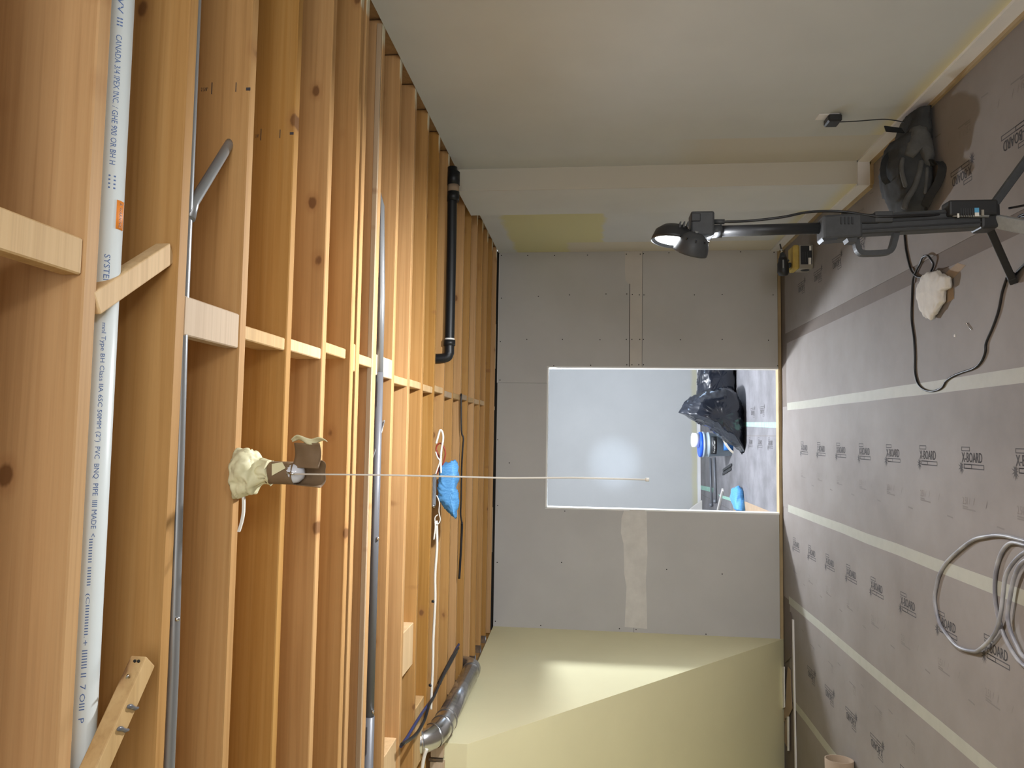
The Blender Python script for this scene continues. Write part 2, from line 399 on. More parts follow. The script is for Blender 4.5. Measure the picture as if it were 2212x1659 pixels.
ny = t.math('MULTIPLY', t.math('SUBTRACT', t.noise(p, 7, 3), 0.5), 0.10); zz = t.math('ADD', s[2], ny); yy = t.math('ADD', s[1], ny)
k = t.math('MULTIPLY', t.step(zz, 1.66, 1.70), t.math('SUBTRACT', 1.0, t.step(zz, 2.50, 2.56)))   # bare yellow patch
c = t.mix(k, c, (0.63, 0.59, 0.34))
k2 = t.math('MULTIPLY', t.step(s[1], 6.84, 6.86), t.math('SUBTRACT', 1.0, t.step(zz, 1.98, 2.02)))  # corner tape
c = t.mix(k2, c, (0.63, 0.58, 0.48)); t.color(c)
struct(B().box(XR, XR+0.02, -2.5, 4.90, 0, 2.70).build('wall_right', WR1))
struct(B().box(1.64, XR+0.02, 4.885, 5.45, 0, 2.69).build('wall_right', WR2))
struct(B().box(XR, XR+0.02, 5.45, YB+0.02, 0, 2.70).build('wall_right', WR3))
struct(B().box(XR+0.03, XR+0.14, -2.5, YB, 0, JT).build('wall_right', DECK))
# --- back wall: separate drywall sheets round the doorway
DX0, DX1, DH = -0.698, 0.654, 2.196
wb = struct(B().box(-1.95, DX0-0.012, YB+0.014, YB+0.12, 0, HJ-0.005).box(DX1+0.012, XR+0.02, YB+0.014, YB+0.12, 0, HJ-0.005).box(DX0-0.012, DX1+0.012, YB+0.014, YB+0.12, DH+0.012, HJ-0.005).box(-1.95, XR+0.02, YB+0.03, YB+0.12, HJ-0.006, JT).build('wall_back', DARK))
g = 0.0004
for (x0, x1, z0, z1, m) in ((DX1, XR, 1.417, 2.69, PAPER), (DX1, XR, 1.295, 1.413, PAPERLT), (DX1, XR, 0.03, 1.292, PAPER),
                            (0.50, DX1, DH, 2.69, PAPER), (XL, DX0, DH+0.013, 2.69, PAPER), (DX0, 0.498, DH, 2.69, PAPER),
                            (XL, DX0, 1.36, DH+0.013, PAPER), (XL, DX0, 0.03, 1.357, PAPER)):
    B().box(x0, x1, YB, YB+0.013, z0, z1).build('drywall_sheet', m, wb)
b = B()   # hand-applied compound over the left joint
zt = [(-0.70, 1.455), (-0.78, 1.48), (-0.92, 1.485), (-1.02, 1.46), (-1.14, 1.455), (-1.30, 1.452), (-1.42, 1.43), (-1.55, 1.435), (-1.66, 1.44), (-1.79, 1.445)]
zb = [(-1.80, 1.235), (-1.6, 1.24), (-1.35, 1.25), (-1.1, 1.235), (-0.9, 1.24), (-0.70, 1.245)]
b.prism([(x, YB-0.0012, z) for x, z in zt+zb], (0, 0.001, 0)); b.build('joint_compound', MUD, wb)
b = B(); b.prism([(x, YB-0.0022, z) for x, z in [(-0.70, 1.405), (-1.0, 1.40), (-1.3, 1.41), (-1.79, 1.405), (-1.80, 1.25), (-1.4, 1.265), (-1.0, 1.25), (-0.70, 1.26)]], (0, 0.001, 0)); b.build('joint_compound', MUD, wb)
b = B(); b.prism([(x, YB-0.0012, z) for x, z in [(1.785, 1.46), (1.60, 1.462), (1.50, 1.455), (1.47, 1.425), (1.47, 1.296), (1.785, 1.296)]], (0, 0.001, 0)); b.build('joint_compound', PAPERLT, wb)
B().box(DX1+0.01, 1.50, YB-0.0008, YB+0.002, 1.4115, 1.4175).build('open_joint', DARK, wb)
b = B()
for px, py in ((1083,552),(1140,552),(1198,552),(1269,551),(1353,549),(1383,549),(1390,548),(1445,546),(1520,545),(1600,544),(1672,545),(1163,640),(1230,637),(1309,635),(1354,635),(1366,636),(1381,637),(1391,637),(1500,637),(1560,636),(1670,637),(1138,733),(1215,733),(1296,734),(1353,733),(1365,733),(1382,733),(1390,733),(1470,734),(1560,733),(1660,735),(1083,644),(1081,738),(1080,821),(1196,790),(1276,789),(1354,788),(1365,788),(1380,788),(1390,788),(1680,790),(1075,1092),(1220,1104),(1375,1106),(1074,1215),(1213,1215),(1070,1342),(1168,1351),(1338,1358),(1374,1321),(1374,1360),(1525,1370),(1687,1377),(1440,1230),(1560,1240),(1075,950),(1100,1000)):
    q = hit(px, py, 'Y', YB-0.001); b.lathe([(0.0055, 0), (0.004, 0.001)], q, (0, -1, 0), 7)
b.build('screw_heads', DARK, wb, kind='stuff')
B().box(0.50, XR-0.01, YB-0.0005, YB+0.012, 2.690, 2.6945).build('sheet_edge_leak', WHITEP, wb)  # sheet edge in white, painting the light that leaks over the back wall
B().box(XL, XR, YB-0.004, YB+0.02, 0.0, 0.028).build('bottom_plate', TAN, wb)
# --- doorway
dr = struct(B().box(DX0-0.010, DX0+0.004, YB-0.002, YB+0.125, 0.0, DH+0.01).build('door_1', JAMBW))
B().box(DX1-0.004, DX1+0.010, YB-0.002, YB+0.125, 0.0, DH+0.01).build('door_jamb', JAMBW, dr)
B().box(DX0, DX1, YB-0.002, YB+0.125, DH-0.004, DH+0.010).build('door_head', JAMBW, dr)
B().box(DX0+0.004, DX1-0.004, YB-0.01, YB+0.13, 0.0, 0.020).build('threshold_plate', TAN, dr)
# --- stair side wall (triangle) and sloping soffit at the left
YS0, ZS0 = 4.49, 2.489
wl = struct(B().prism([(XL, YB, 0.0), (XL, YB, 2.69), (XL, YS0+0.003, 2.64), (XL, YS0+0.003, ZS0+0.004)], (-0.004, 0, 0)).build('wall_left', YELLOW))
b = B().prism([(XL+0.001, YB-0.002, 0.0), (XL+0.001, YS0, ZS0), (XL+0.001, YS0, 2.635), (XL+0.001, YS0+0.02, 2.635), (XL+0.001, YS0+0.02, ZS0+0.01), (XL+0.001, YB+0.02, 0.01)], (-1.25, 0, 0))
ws = struct(b.build('wall_stairs', YELLOW))
struct(B().box(-3.12, -3.0, -2.5, YB, 0, JT).build('wall_left', YELLOW))
# --- unseen rear wall with an opening added for the fill light
wr = B().box(-3.1, -0.35, -2.55, -2.45, 0, JT).box(1.85, 3.0, -2.55, -2.45, 0, JT).box(-0.35, 1.85, -2.55, -2.45, 0, 0.65).box(-0.35, 1.85, -2.55, -2.45, 2.45, JT)
struct(wr.build('wall_rear', YELLOW))
# --- next room
FARW = mottled('far_wall_primer', (0.46, 0.455, 0.44), 0.04, 1.2, 0.6)
t = NT(FARW); p = t.pos(); s = t.sep(p)
zz = t.math('ADD', s[2], t.math('MULTIPLY', t.noise(p, 4, 3), 0.06))
k = t.math('MULTIPLY', t.step(zz, 0.07, 0.10), t.math('SUBTRACT', 1.0, t.step(zz, 0.13, 0.20)))
src = t.b.inputs['Base Color'].links[0].from_socket
t.color(t.mix(t.math('MULTIPLY', k, 0.6), src, (0.50, 0.46, 0.26)))
struct(B().prism([(-3.0, 12.31, 0), (3.0, 12.55, 0), (3.0, 12.65, 0), (-3.0, 12.41, 0)], (0, 0, 2.76)).build('wall_far', FARW))
struct(B().box(2.6, 2.7, 7.33, 9.0, 0, 2.75).box(2.6, 2.7, 10.2, 12.6, 0, 2.75).box(2.6, 2.7, 9.0, 10.2, 0, 0.85).box(2.6, 2.7, 9.0, 10.2, 2.05, 2.75).build('wall_right', FARW))
struct(B().box(-2.1, -2.0, 7.33, 12.5, 0, 2.75).build('wall_left', FARW))
struct(B().prism([(-1.2, 12.372, 0), (2.6, 12.524, 0), (2.6, 12.534, 0), (-1.2, 12.382, 0)], (0, 0, 0.05)).build('baseboard_far', WHITEP))
# --- skirting along the right wall (white board over a tan shoe strip)
def skirt(pts, name):
    pts = [Vector(p) for p in pts]
    b1, b2 = B(), B()
    for i, (p, q) in enumerate(zip(pts, pts[1:])):
        d = (q-p).normalized(); n = Vector((-d.y, d.x, 0))      # towards the room when running +Y
        a0 = p; a1 = q
        def run(bb, t0, t1, z0, z1):
            e0 = 0.0 if i == 0 else 0.0; 
            poly = [a0+n*t0, a1+n*t0, a1+n*t1, a0+n*t1]
            bb.prism([Vector((v.x, v.y, z0)) for v in poly], (0, 0, z1-z0))
        run(b1, 0.0, 0.014, 0.012, 0.090)
        run(b2, 0.0, 0.034, 0.0, 0.016)
    o = struct(b1.build(name, WHITEP)); b2.build('shoe_strip', TAN, o); return o
skirt([(XR, -2.4, 0), (XR, 4.885, 0)], 'baseboard_right')
skirt([(XR, 4.885, 0), (1.626, 4.885, 0)], 'baseboard_right')
skirt([(1.64, 4.872, 0), (1.64, 5.45, 0)], 'baseboard_right')
skirt([(XR, 5.45, 0), (XR, YB, 0)], 'baseboard_right')

# ------------------------------------------------------------------ floor protection boards, seams, printing
seams = [1.775, 0.915, 0.293, -0.627, -1.443, -2.30, -3.0]
ends = [7.06, 7.03, 7.19, 7.19, 7.00, 6.80]
for i in range(6):
    x1 = seams[i] - (0.045 if i == 1 else 0.001); x0 = seams[i+1] + (0.05 if i == 0 else 0.001)
    poly = [(x0, -2.4, -0.002), (x1, -2.4, -0.002), (x1, ends[i]-0.03, -0.002), (0.5*(x0+x1), ends[i], -0.002), (x0, ends[i]-0.01, -0.002)]
    B().prism(poly, (0, 0, 0.002)).build('floor_board', KRAFT, floor)
for xs, x_a, x_b in ((2, 0.278, 0.300), (3, -0.640, -0.612), (4, -1.452, -1.430), (5, -2.296, -2.296)):
    poly = []
    for k in range(0, 13):
        y = 1.2 + k*(7.0-1.2)/12; f = (y-3.3)/(6.7-3.3); xc = x_a + (x_b-x_a)*f*0.5 + random.uniform(-.003, .003)
        poly.append((xc, y))
    P = [(x-0.033, y, 0.0) for x, y in poly] + [(x+0.033, y, 0.0) for x, y in reversed(poly)]
    if xs == 5: P = [(x, min(y, 6.8), z) for x, y, z in P]
    B().prism(P, (0, 0, 0.0008)).build('tape_strip', TAPE, floor)
# torn flap of brown paper along the bare strip
B().prism([(0.79, 4.02, 0), (0.835, 3.99, 0), (0.87, 3.80, 0), (0.84, 3.72, 0), (0.80, 3.86, 0), (0.70, 3.84, 0), (0.69, 3.98, 0)], (0, 0, 0.0007)).build('paper_tear', CARD, floor)
def print_mesh():
    b = B()
    letter(b, 'X-BOARD', (0, 0, 0), (1, 0, 0), (0, 1, 0), 0.188, 0.047, 0.004)
    bm = b.bm; bmesh.ops.translate(bm, verts=bm.verts, vec=(0, 0.031, 0))
    def frame(x0, x1, y0, y1, t):
        for (a, c, d, e) in ((x0, x1, y0, y0+t), (x0, x1, y1-t, y1), (x0, x0+t, y0+t, y1-t), (x1-t, x1, y0+t, y1-t)):
            bm.faces.new([bm.verts.new(q) for q in ((a, d, 0), (c, d, 0), (c, e, 0), (a, e, 0))])
    frame(0.0, 0.080, 0.083, 0.105, 0.0045); frame(0.02, 0.205, 0.0, 0.024, 0.005); frame(0.02, 0.095, 0.0, 0.024, 0.005)
    rnd = random.Random(3); n = 22; c = bm.verts.new((-0.004, 0.006, 0)); ring = []
    for k in range(n):
        r = (0.034 if k % 2 == 0 else 0.013)*rnd.uniform(0.7, 1.15); a = 2*PI*k/n
        ring.append(bm.verts.new((-0.004+r*0.8*math.cos(a), 0.006+r*1.2*math.sin(a), 0)))
    for k in range(n): bm.faces.new((c, ring[k], ring[(k+1)%n]))
    return b
pr = print_mesh().build('floor_print', INK, floor)
pr.location = (0, 0, 0.0006)
b = B(); letter(b, '2.51', (0, 0, 0), (1, 0, 0), (0, 1, 0), 0.045, 0.036)
for x0, y0, x1, y1 in ((0.0, -0.022, 0.12, -0.026), (0.0, -0.012, 0.05, -0.015), (0.21, -0.006, 0.225, 0.028), (0.30, -0.075, 0.36, -0.08), (0.06, 0, 0.07, 0.03), (0.10, 0.0, 0.112, 0.034)):
    b.bm.faces.new([b.bm.verts.new(q) for q in ((x0, y0, 0), (x1, y1, 0), (x1, y1+0.007, 0), (x0, y0+0.007, 0))])
pm = b.build('measure_print', INKLT, floor)
first = True
def put_print(x, y, rot, meas=True):
    global first
    rz = -PI/2 if not rot else PI/2
    o = pr if first else inst(pr, (0, 0, 0), floor); o.location = (x, y, 0.0006); o.rotation_euler = (0, 0, rz)
    if meas:
        q = pm if first else inst(pm, (0, 0, 0), floor); q.rotation_euler = (0, 0, rz)
        q.location = (x - (0.17 if not rot else -0.17), y, 0.0006)
    first = False
for k in range(8): put_print(-0.130, 3.345+0.4605*k, False)
for k in range(8): put_print(-0.968, 3.64+0.4575*k, False)
for k in range(8): put_print(1.335, 3.18+0.461*k, True)
for k in range(5): put_print(-1.845, 4.60+0.46*k - 0.2, True)
put_print(-2.62, 5.6, True, False)
# next room: pale dusty boards and green tape
for x0, x1 in ((-1.98, -0.92), (-0.915, 0.02), (0.025, 0.96), (0.965, 2.58)):
    B().box(x0, x1, YB+0.135, 12.36+0.02*x0, -0.003, 0.0).build('floor_board', DUSTY, floor)
for pts in (((1600,921),(1600,912),(1678,912),(1678,924)), ((1512,1048),(1513,1057),(1540,1064),(1541,1054)), ((1552,1068),(1556,1075),(1584,1084),(1584,1077))):
    q = [hit(*p, 'Z', 0.0) for p in pts]; B().prism(q, (0, 0, 0.001)).build('green_tape', TAPEGR, floor)
for k in range(3): put_print(-0.10, 7.75+0.46*k, False, False)
for k in range(2): put_print(0.33, 7.9+0.46*k, True, False)
q = [hit(*p, 'Z', 0.0) for p in ((1583,1078),(1584,1105),(1664,1105),(1612,1084))]
B().prism(q, (0, 0, 0.0012)).build('cardboard_sheet', CARD, floor)

# ------------------------------------------------------------------ joists and the blocks between them
def joist_mesh(x0, x1, h=0.235, w=0.038):
    return B().box(x0, x1, 0, w, 0, h-0.002, 0.003)
Y1, SP = 1.257, 0.3048
JX0, JX1 = -2.95, XR+0.025
jl = joist_mesh(JX0, JX1).build('joist', W_JOIST, ceiling); jl.location = (0, Y1, HJ)
ysr = [Y1+SP*k for k in range(1, 12)] + [Y1-SP, Y1+5*SP+0.072]
for y in ysr: inst(jl, (0, y, HJ), ceiling)
js = joist_mesh(XL-0.03, JX1).build('joist', W_JOIST, ceiling); js.location = (0, Y1+SP*12, HJ)
for k in range(13, 19): inst(js, (0, Y1+SP*k, HJ), ceiling)
inst(js, (0, Y1+19*SP+0.015, HJ), ceiling)
B().box(XL-0.075, XL-0.035, 4.55, YB, HJ, JT-0.002, 0.003).build('trimmer_joist', W_JOIST, ceiling)
for k in range(13, 19):          # hangers where the short joists meet the trimmer
    y = Y1+SP*k; B().box(XL-0.034, XL+0.03, y-0.0015, y+0.0005, HJ-0.002, HJ+0.14).box(XL-0.034, XL+0.03, y, y+0.038, HJ-0.003, HJ-0.0005).build('joist_hanger', GALV, ceiling)
# ledger on the near side of one joist
B().box(-2.9, XR, Y1+6*SP-0.016, Y1+6*SP-0.001, HJ+0.002, HJ+0.024, 0.002).build('ledger_strip', W_GREY, ceiling)
def jy(k): return Y1+SP*k
def block(x0, x1, ya, yb, z0, z1, m=W_LIGHT): return B().box(x0, x1, ya+0.001, yb-0.001, z0, z1, 0.003).build('blocking', m, ceiling)
W = 0.038
block(0.278, 0.346, jy(-1)+W, jy(0), HJ+0.004, HJ+0.042)
block(0.214, 0.305, jy(1)+W, jy(2), HJ+0.001, HJ+0.039, W_GREY)
block(0.243, 0.281, jy(2)+W, jy(3), HJ+0.004, HJ+0.093)
block(0.247, 0.285, jy(3)+W, jy(4), HJ+0.004, HJ+0.093)
block(0.275, 0.313, jy(4)+W, jy(5)-0.045, HJ+0.004, HJ+0.093)
block(0.236, 0.345, jy(5)+W, jy(5)+0.072, HJ+0.004, HJ+0.18)
block(0.272, 0.312, jy(5)+0.11, jy(6)-0.017, HJ+0.004, HJ+0.093)
block(0.246, 0.336, jy(6)+W, jy(7), HJ+0.001, HJ+0.039, W_GREY)
for k, x in ((7, 0.232), (8, 0.236), (9, 0.232), (10, 0.246), (11, 0.232), (12, 0.235), (13, 0.245), (14, 0.24), (15, 0.24), (16, 0.245)):
    block(x, x+0.038, jy(k)+W, jy(k+1), HJ+0.004, HJ+0.20, W_GREY if k in (11, 13) else W_LIGHT)
# blocks at the left by the stair opening
for k, px, py in ((7, 845, 1579), (8, 880, 1338), (9, 905, 1492)):
    x = hit(px, py, 'Z', HJ+0.06).x
    block(x-0.34 if k != 8 else x-0.22, x, jy(k)+W, jy(k+1), HJ+0.012, HJ+0.20)
# diagonal cross bridging
def bridging(p, q, w, h, m=W_LIGHT): return B().bar(p, q, w, h, (0, 0, 1), 0.003).build('bridging', m, ceiling)
bridging((0.232, 1.296, HJ+0.016), (0.395, 1.561, HJ+0.030), 0.045, 0.034)
BP, BQ = Vector((-0.70, 1.270, HJ-0.019)), Vector((-0.474, 1.468, HJ-0.021)); br = bridging(BP, BQ, 0.044, 0.034)
bd = (BQ-BP).normalized(); bs_ = Vector((bd.y, -bd.x, 0))
for f, w_ in ((0.56, 0.019), (0.70, 0.019), (0.30, 0.015)):
    c = BP.lerp(BQ, f) - bs_*0.006 + Vector((0, 0, -0.0185))
    g_ = B(); g_.tube(smooth_path([c-bs_*w_+bd*0.006, c-bs_*w_*0.4, c+bs_*w_*0.5-bd*0.003, c+bs_*w_-bd*0.008], 4), [0.001, 0.0025, 0.003, 0.0035, 0.004, 0.0035, 0.004, 0.0045, 0.005, 0.0045, 0.004, 0.003, 0.001], 7)
    g_.build('glue_blob', GLUE, br)
for k in (0.2, 0.6):
    c = BQ - bd*0.012 + bs_*(0.022) + Vector((0, 0, -0.010+0.02*k)); B().tube([c, c+bs_*0.003], 0.003, 7).build('nail_hole', DARK, br)
c = BQ - bd*0.045 + bs_*0.018; B().tube([c, c+bs_*0.016+Vector((0, 0, -0.004)), c+bs_*0.022-bd*0.008+Vector((0, 0, -0.008))], 0.0022, 6).build('nail', STEEL, br)
# pale offcuts tucked above the back wall
for pa, pb in (((1062,700),(1075,796)), ((1060,1096),(1070,1193)), ((1062,878),(1072,886))):
    a = hit(*pa, 'Y', YB-0.03); c = hit(*pb, 'Y', YB-0.03)
    B().box(min(a.x, c.x), max(a.x, c.x), YB-0.03, YB-0.012, 2.71, 2.80).build('board_scrap', INSUL, ceiling)
# header and stud ends in the stair opening
B().box(-2.9, XL+0.03, 4.495, 4.53, 2.645, HJ-0.003, 0.003).build('header', W_GREY, ceiling)
for (pa, pb, m) in (((931, 1608), (957, 1637), W_GREY), ((929, 1646), (957, 1720), W_GREY), ((926, 1638), (957, 1645), GALV)):
    a = hit(*pa, 'Y', 4.44); c = hit(*pb, 'Y', 4.44)
    B().box(c.x, a.x, 4.44, 4.478, min(a.z, c.z), max(a.z, c.z)).build('stud_end', m, ceiling)
# carpenter's marks on two joists
for jn, marks in ((2, ((458, 178, 203), (510, 178, 198))), (3, ((564, 278, 303), (605, 280, 298)))):
    for px, ya, yb in marks:
        a = hit(px, ya, 'Y', jy(jn)-0.001); c = hit(px, yb, 'Y', jy(jn)-0.001)
        B().box(c.x, a.x, jy(jn)-0.0012, jy(jn)+0.001, a.z-0.0009, a.z+0.0009).build('pencil_mark', LEADP, ceiling)
    px, py, w_ = ((434, 197, 0.020) if jn == 2 else (551, 297, 0.012))
    o = hit(px, py, 'Y', jy(jn)-0.0012)
    b = B(); letter(b, '2 5/8"', o, (0, 0, -1), (1, 0, 0), w_, 0.010); b.build('pencil_note', LEADP, ceiling)
for jn, px, py in ((2, 536, 192), (3, 630, 288)):
    a = hit(px, py, 'Y', jy(jn)-0.001); B().box(a.x-0.004, a.x+0.004, a.y, a.y+0.001, a.z-0.006, a.z+0.006).build('pencil_mark', LEADP, ceiling)

# ================================================================== THINGS OVERHEAD
# white drain pipe with printing
pc = Vector((0, 1.355, 0)); ed = hit(244, 800, 'Y', 1.355+0.0); PRAD = 0.0302
pipeZ = ed.z + PRAD*1.18; PY = 1.355 + 0.006
PY = 1.362
pp = thing('drain_pipe', (0, PY, pipeZ), 'white plastic drain pipe with blue printing running along the bay between the first two joists', 'pipe')
B().tube([(-2.9, PY, pipeZ), (1.76, PY, pipeZ)], PRAD, 28).build('pipe_body', PVC, pp)
def on_pipe(x, h, th0):             # x along the pipe, h around it from angle th0 (0 = straight down, + = away from the camera)
    th = th0 + h/PRAD; r = PRAD+0.0004
    return Vector((x, PY + r*math.sin(th), pipeZ - r*math.cos(th)))
def pipe_print(name, txt, px0, py0, py1, h=0.0105, th=-0.96, m=PVCINK):
    xa = hit(px0, py0, 'Z', pipeZ-PRAD).x; xb = hit(px0, py1, 'Z', pipeZ-PRAD).x
    b = B(); letter(b, txt, (0, 0, 0), (1, 0, 0), (0, 1, 0), xa-xb, h, fn=lambda x, y: on_pipe(xa-x, y, th)); return b.build(name, m, pp)
pipe_print('print_line', 'SYSTEM 15', 230, 545, 640)
pipe_print('print_line', 'mnl Type BH Class IIA 6SC 50MM (2")', 224, 695, 955)
pipe_print('print_line', 'PVC  BNQ  PIPE  IIII MADE  <', 210, 965, 1160)
pipe_print('print_line', 'IIIIIIIII IIIIIII  (CIIIIIIIIIII.', 204, 1165, 1375, 0.008, -1.02)
pipe_print('print_line', '+ IIIIIII II  7 OIII  P', 192, 1385, 1560, 0.009, -1.02)
pipe_print('print_line', 'CANADA 3/4 IPEX INC. / GHE 900 OR BH H', 243, 55, 350)
pipe_print('print_line', 'IIII', 240, 372, 402, 0.013)
pipe_print('print_line', 'DWV III', 250, -60, 40)
xa = hit(262, 435, 'Z', pipeZ-PRAD).x; xb = hit(262, 498, 'Z', pipeZ-PRAD).x
st = B().sheet(lambda u, v: on_pipe(xa+(xb-xa)*u, v*0.020, -0.38), 2, 6, 0.0006).build('sticker', ORANGE, pp)
b = B(); letter(b, 'A WARNING', (0, 0, 0), (1, 0, 0), (0, 1, 0), xa-xb-0.008, 0.008, fn=lambda x, y: on_pipe(xa-0.004-x, y+0.006, -0.38) + Vector((0, -0.0003, -0.0008)))
b.build('sticker_print', BLACKPL, st)

# near conduit run under the second joist bay
cz = HJ+0.014; cyc = jy(1)+W+0.016
cn = thing('metal_conduit', (0, cyc, cz), 'thin shiny metal conduit hugging the far side of the second joist', 'conduit')
B().tube([(-2.9, cyc+0.012, cz-0.012), (-0.55, cyc+0.010, cz-0.010), (0.25, cyc, cz), (1.2, cyc-0.002, cz+0.004), (1.77, cyc-0.002, cz+0.004)], 0.0125, 14).build('conduit_tube', EMT, cn)
c = hit(380, 1337, 'Y', cyc); B().tube([(c.x-0.004, cyc, cz-0.020), (c.x+0.004, cyc, cz-0.020)], 0.005, 8).build('set_screw', STEEL, cn)
ca = hit(418, 438, 'Y', cyc+0.02); cb = hit(493, 315, 'Y', jy(2)-0.004)
cn2 = thing('conduit_stub', ca, 'short grey conduit slanting from the near conduit into the face of the third joist', 'conduit')
B().tube([ca+Vector((-0.045, -0.02, -0.004)), ca, cb, cb+(cb-ca).normalized()*0.02], 0.0125, 14).build('stub_tube', EMT, cn2)

# mid-room conduit
mz = HJ-0.004; my = hit(808, 1200, 'Z', mz).y
cm = thing('metal_conduit', (0, my, mz), 'dark grey conduit with a sleeve coupling crossing the ceiling behind the doubled joists', 'conduit')
xa = hit(808, 1548, 'Y', my).x; xe = hit(825, 360, 'Y', my).x
B().tube([(-2.8, my, mz), (xa, my, mz)], 0.0215, 16).build('conduit_sleeve', EMTDK, cm)
B().tube([(xa-0.03, my, mz), (0.26, my, mz)], 0.0185, 16).build('conduit_tube', EMTDK, cm)
B().tube([(0.26, my, mz), (0.6, my, mz+0.001), (1.0, my, mz+0.012), (xe, my-0.004, mz+0.06)], [0.0170, 0.0165, 0.0145, 0.010], 16).build('conduit_tube', EMT, cm)
for py_ in (1162, 1535):
    x = hit(808, py_, 'Y', my).x; B().tube([(x-0.006, my-0.012, mz-0.018), (x+0.006, my-0.012, mz-0.018)], 0.006, 8).build('set_screw', STEEL, cm)
# two flat cables that slant out of the mid conduit
p0 = hit(829, 908, 'Y', my+0.05); p1 = hit(812, 978, 'Y', my-0.01); p2 = hit(806, 1012, 'Y', my-0.01)
fc = thing('flat_cable', p1, 'short pair of white flat cables slanting out beside the mid-room conduit', 'cable')
B().ribbon(smooth_path([p0, p1, p2, p2+Vector((-0.03, 0, 0.02))]), (0, 0.4, 1), 0.010, 0.004).build('cable_strand', ROMEX, fc)
B().ribbon(smooth_path([p0+Vector((0, 0, -0.002)), p1+Vector((-0.01, -0.02, 0.006)), p2+Vector((0.02, -0.03, 0.01)), p2+Vector((-0.04, -0.03, 0.02))]), (0, 0.4, 1), 0.008, 0.004).build('cable_strand', EMT, fc)

# black drain pipe
bz = HJ-0.034; by = hit(974, 600, 'Z', bz).y
bp = thing('black_drain_pipe', (0.7, by, bz), 'black plastic drain pipe running along a joist bay to the right wall', 'pipe')
xe = hit(974, 775, 'Y', by).x; xc = hit(977, 735, 'Y', by).x
B().tube(smooth_path([(1.70, by, bz+0.005), (1.2, by, bz), (xc, by, bz), (xe+0.03, by, bz+0.002), (xe+0.005, by, bz+0.03), (xe, by, bz+0.12)], 5), 0.0302, 18).build('pipe_body', ABS, bp)
B().tube([(xc-0.035, by, bz), (xc, by, bz)], 0.037, 18).build('coupling', ABS, bp)
B().tube([(xc+0.002, by, bz), (xc+0.012, by, bz)], 0.0312, 18).build('label_band', WHITELB, bp)
x1 = hit(985, 415, 'Y', by).x; x2 = hit(985, 400, 'Y', by).x; x3 = hit(985, 372, 'Y', by).x
B().tube([(x1-0.06, by, bz-0.004), (x1, by, bz-0.004)], 0.039, 18).build('coupling', ABS, bp)
B().tube([(x1, by, bz-0.004), (x2, by, bz-0.004)], 0.0365, 18).build('label_band', CARD, bp)
B().tube([(x2, by, bz-0.004), (x3, by, bz-0.004)], 0.040, 18).build('coupling', ABS, bp)

# white cable along the ceiling, its loops and red wires, junction box
wy = jy(10)+W+0.03; wz = HJ-0.012
wc = thing('white_cable', (-0.9, wy, wz), 'white sheathed cable looped at one end and clipped along the ceiling to the duct', 'cable')
def pth(pl, Y): return [hit(px, py, 'Y', Y) for px, py in pl]
B().tube(smooth_path(pth([(943, 1125), (944, 1180), (940, 1240), (940, 1300), (936, 1380), (935, 1440), (932, 1500), (931, 1532)], wy)), 0.008, 8).build('cable_run', ROMEX, wc)
B().tube(smooth_path(pth([(922, 1618), (915, 1640), (908, 1690)], 4.13)), 0.010, 8).build('cable_run', ROMEX, wc)
B().tube(smooth_path(pth([(942, 958), (947, 940), (951, 929), (956, 935), (957, 950), (953, 975), (952, 1000), (953, 1022)], wy-0.01)), 0.0065, 8).build('cable_loop', ROMEX, wc)
B().tube(smooth_path(pth([(941, 976), (945, 988), (950, 996), (945, 1012), (941, 1024)], wy-0.012)), 0.0045, 6).build('cable_loop', ROMEX, wc)
B().tube(smooth_path(pth([(943, 1070), (949, 1085), (948, 1105), (951, 1122), (946, 1132), (940, 1128), (940, 1117), (946, 1112)], wy-0.012)), 0.0035, 6).build('cable_loop', ROMEX, wc)
B().tube(smooth_path(pth([(940, 1128), (940, 1142), (937, 1166)], wy-0.014)), 0.005, 6).build('cable_tail', ROMEX, wc)
for px, py in ((936, 1299), (930, 1480)):
    c = hit(px, py, 'Y', wy); B().tube([c+Vector((-0.006, 0, 0)), c+Vector((0.006, 0, 0))], 0.011, 8).build('cable_clip', BLACKC, wc)
rw = thing('red_wire', hit(950, 985, 'Y', wy), 'dark red wire looped beside the white cable above the blue cloth', 'wire')
B().tube(smooth_path(pth([(942, 1024), (948, 1012), (952, 1000), (948, 985), (942, 970), (946, 960), (952, 958), (959, 966), (962, 980), (959, 995), (955, 1008), (951, 1020)], wy+0.005)), 0.0045, 6).build('wire_loop', REDW, rw)
B().tube(smooth_path(pth([(944, 1024), (950, 1006), (947, 985), (943, 972)], wy+0.01)), 0.004, 6).build('wire_loop', REDW, rw)
c = hit(946, 1050, 'Y', wy+0.02)
jb = thing('junction_box', (c.x, wy+0.03, HJ+0.02), 'small grey metal junction box half hidden behind the blue cloth', 'electrical box')
B().box(c.x-0.12, c.x+0.07, wy-0.028, wy+0.06, HJ-0.005, HJ+0.05, 0.003).build('box_body', GALV, jb)
B().tube([(c.x-0.125, wy-0.01, HJ-0.006), (c.x-0.105, wy-0.01, HJ-0.006)], 0.008, 8).build('clamp', STEEL, jb)
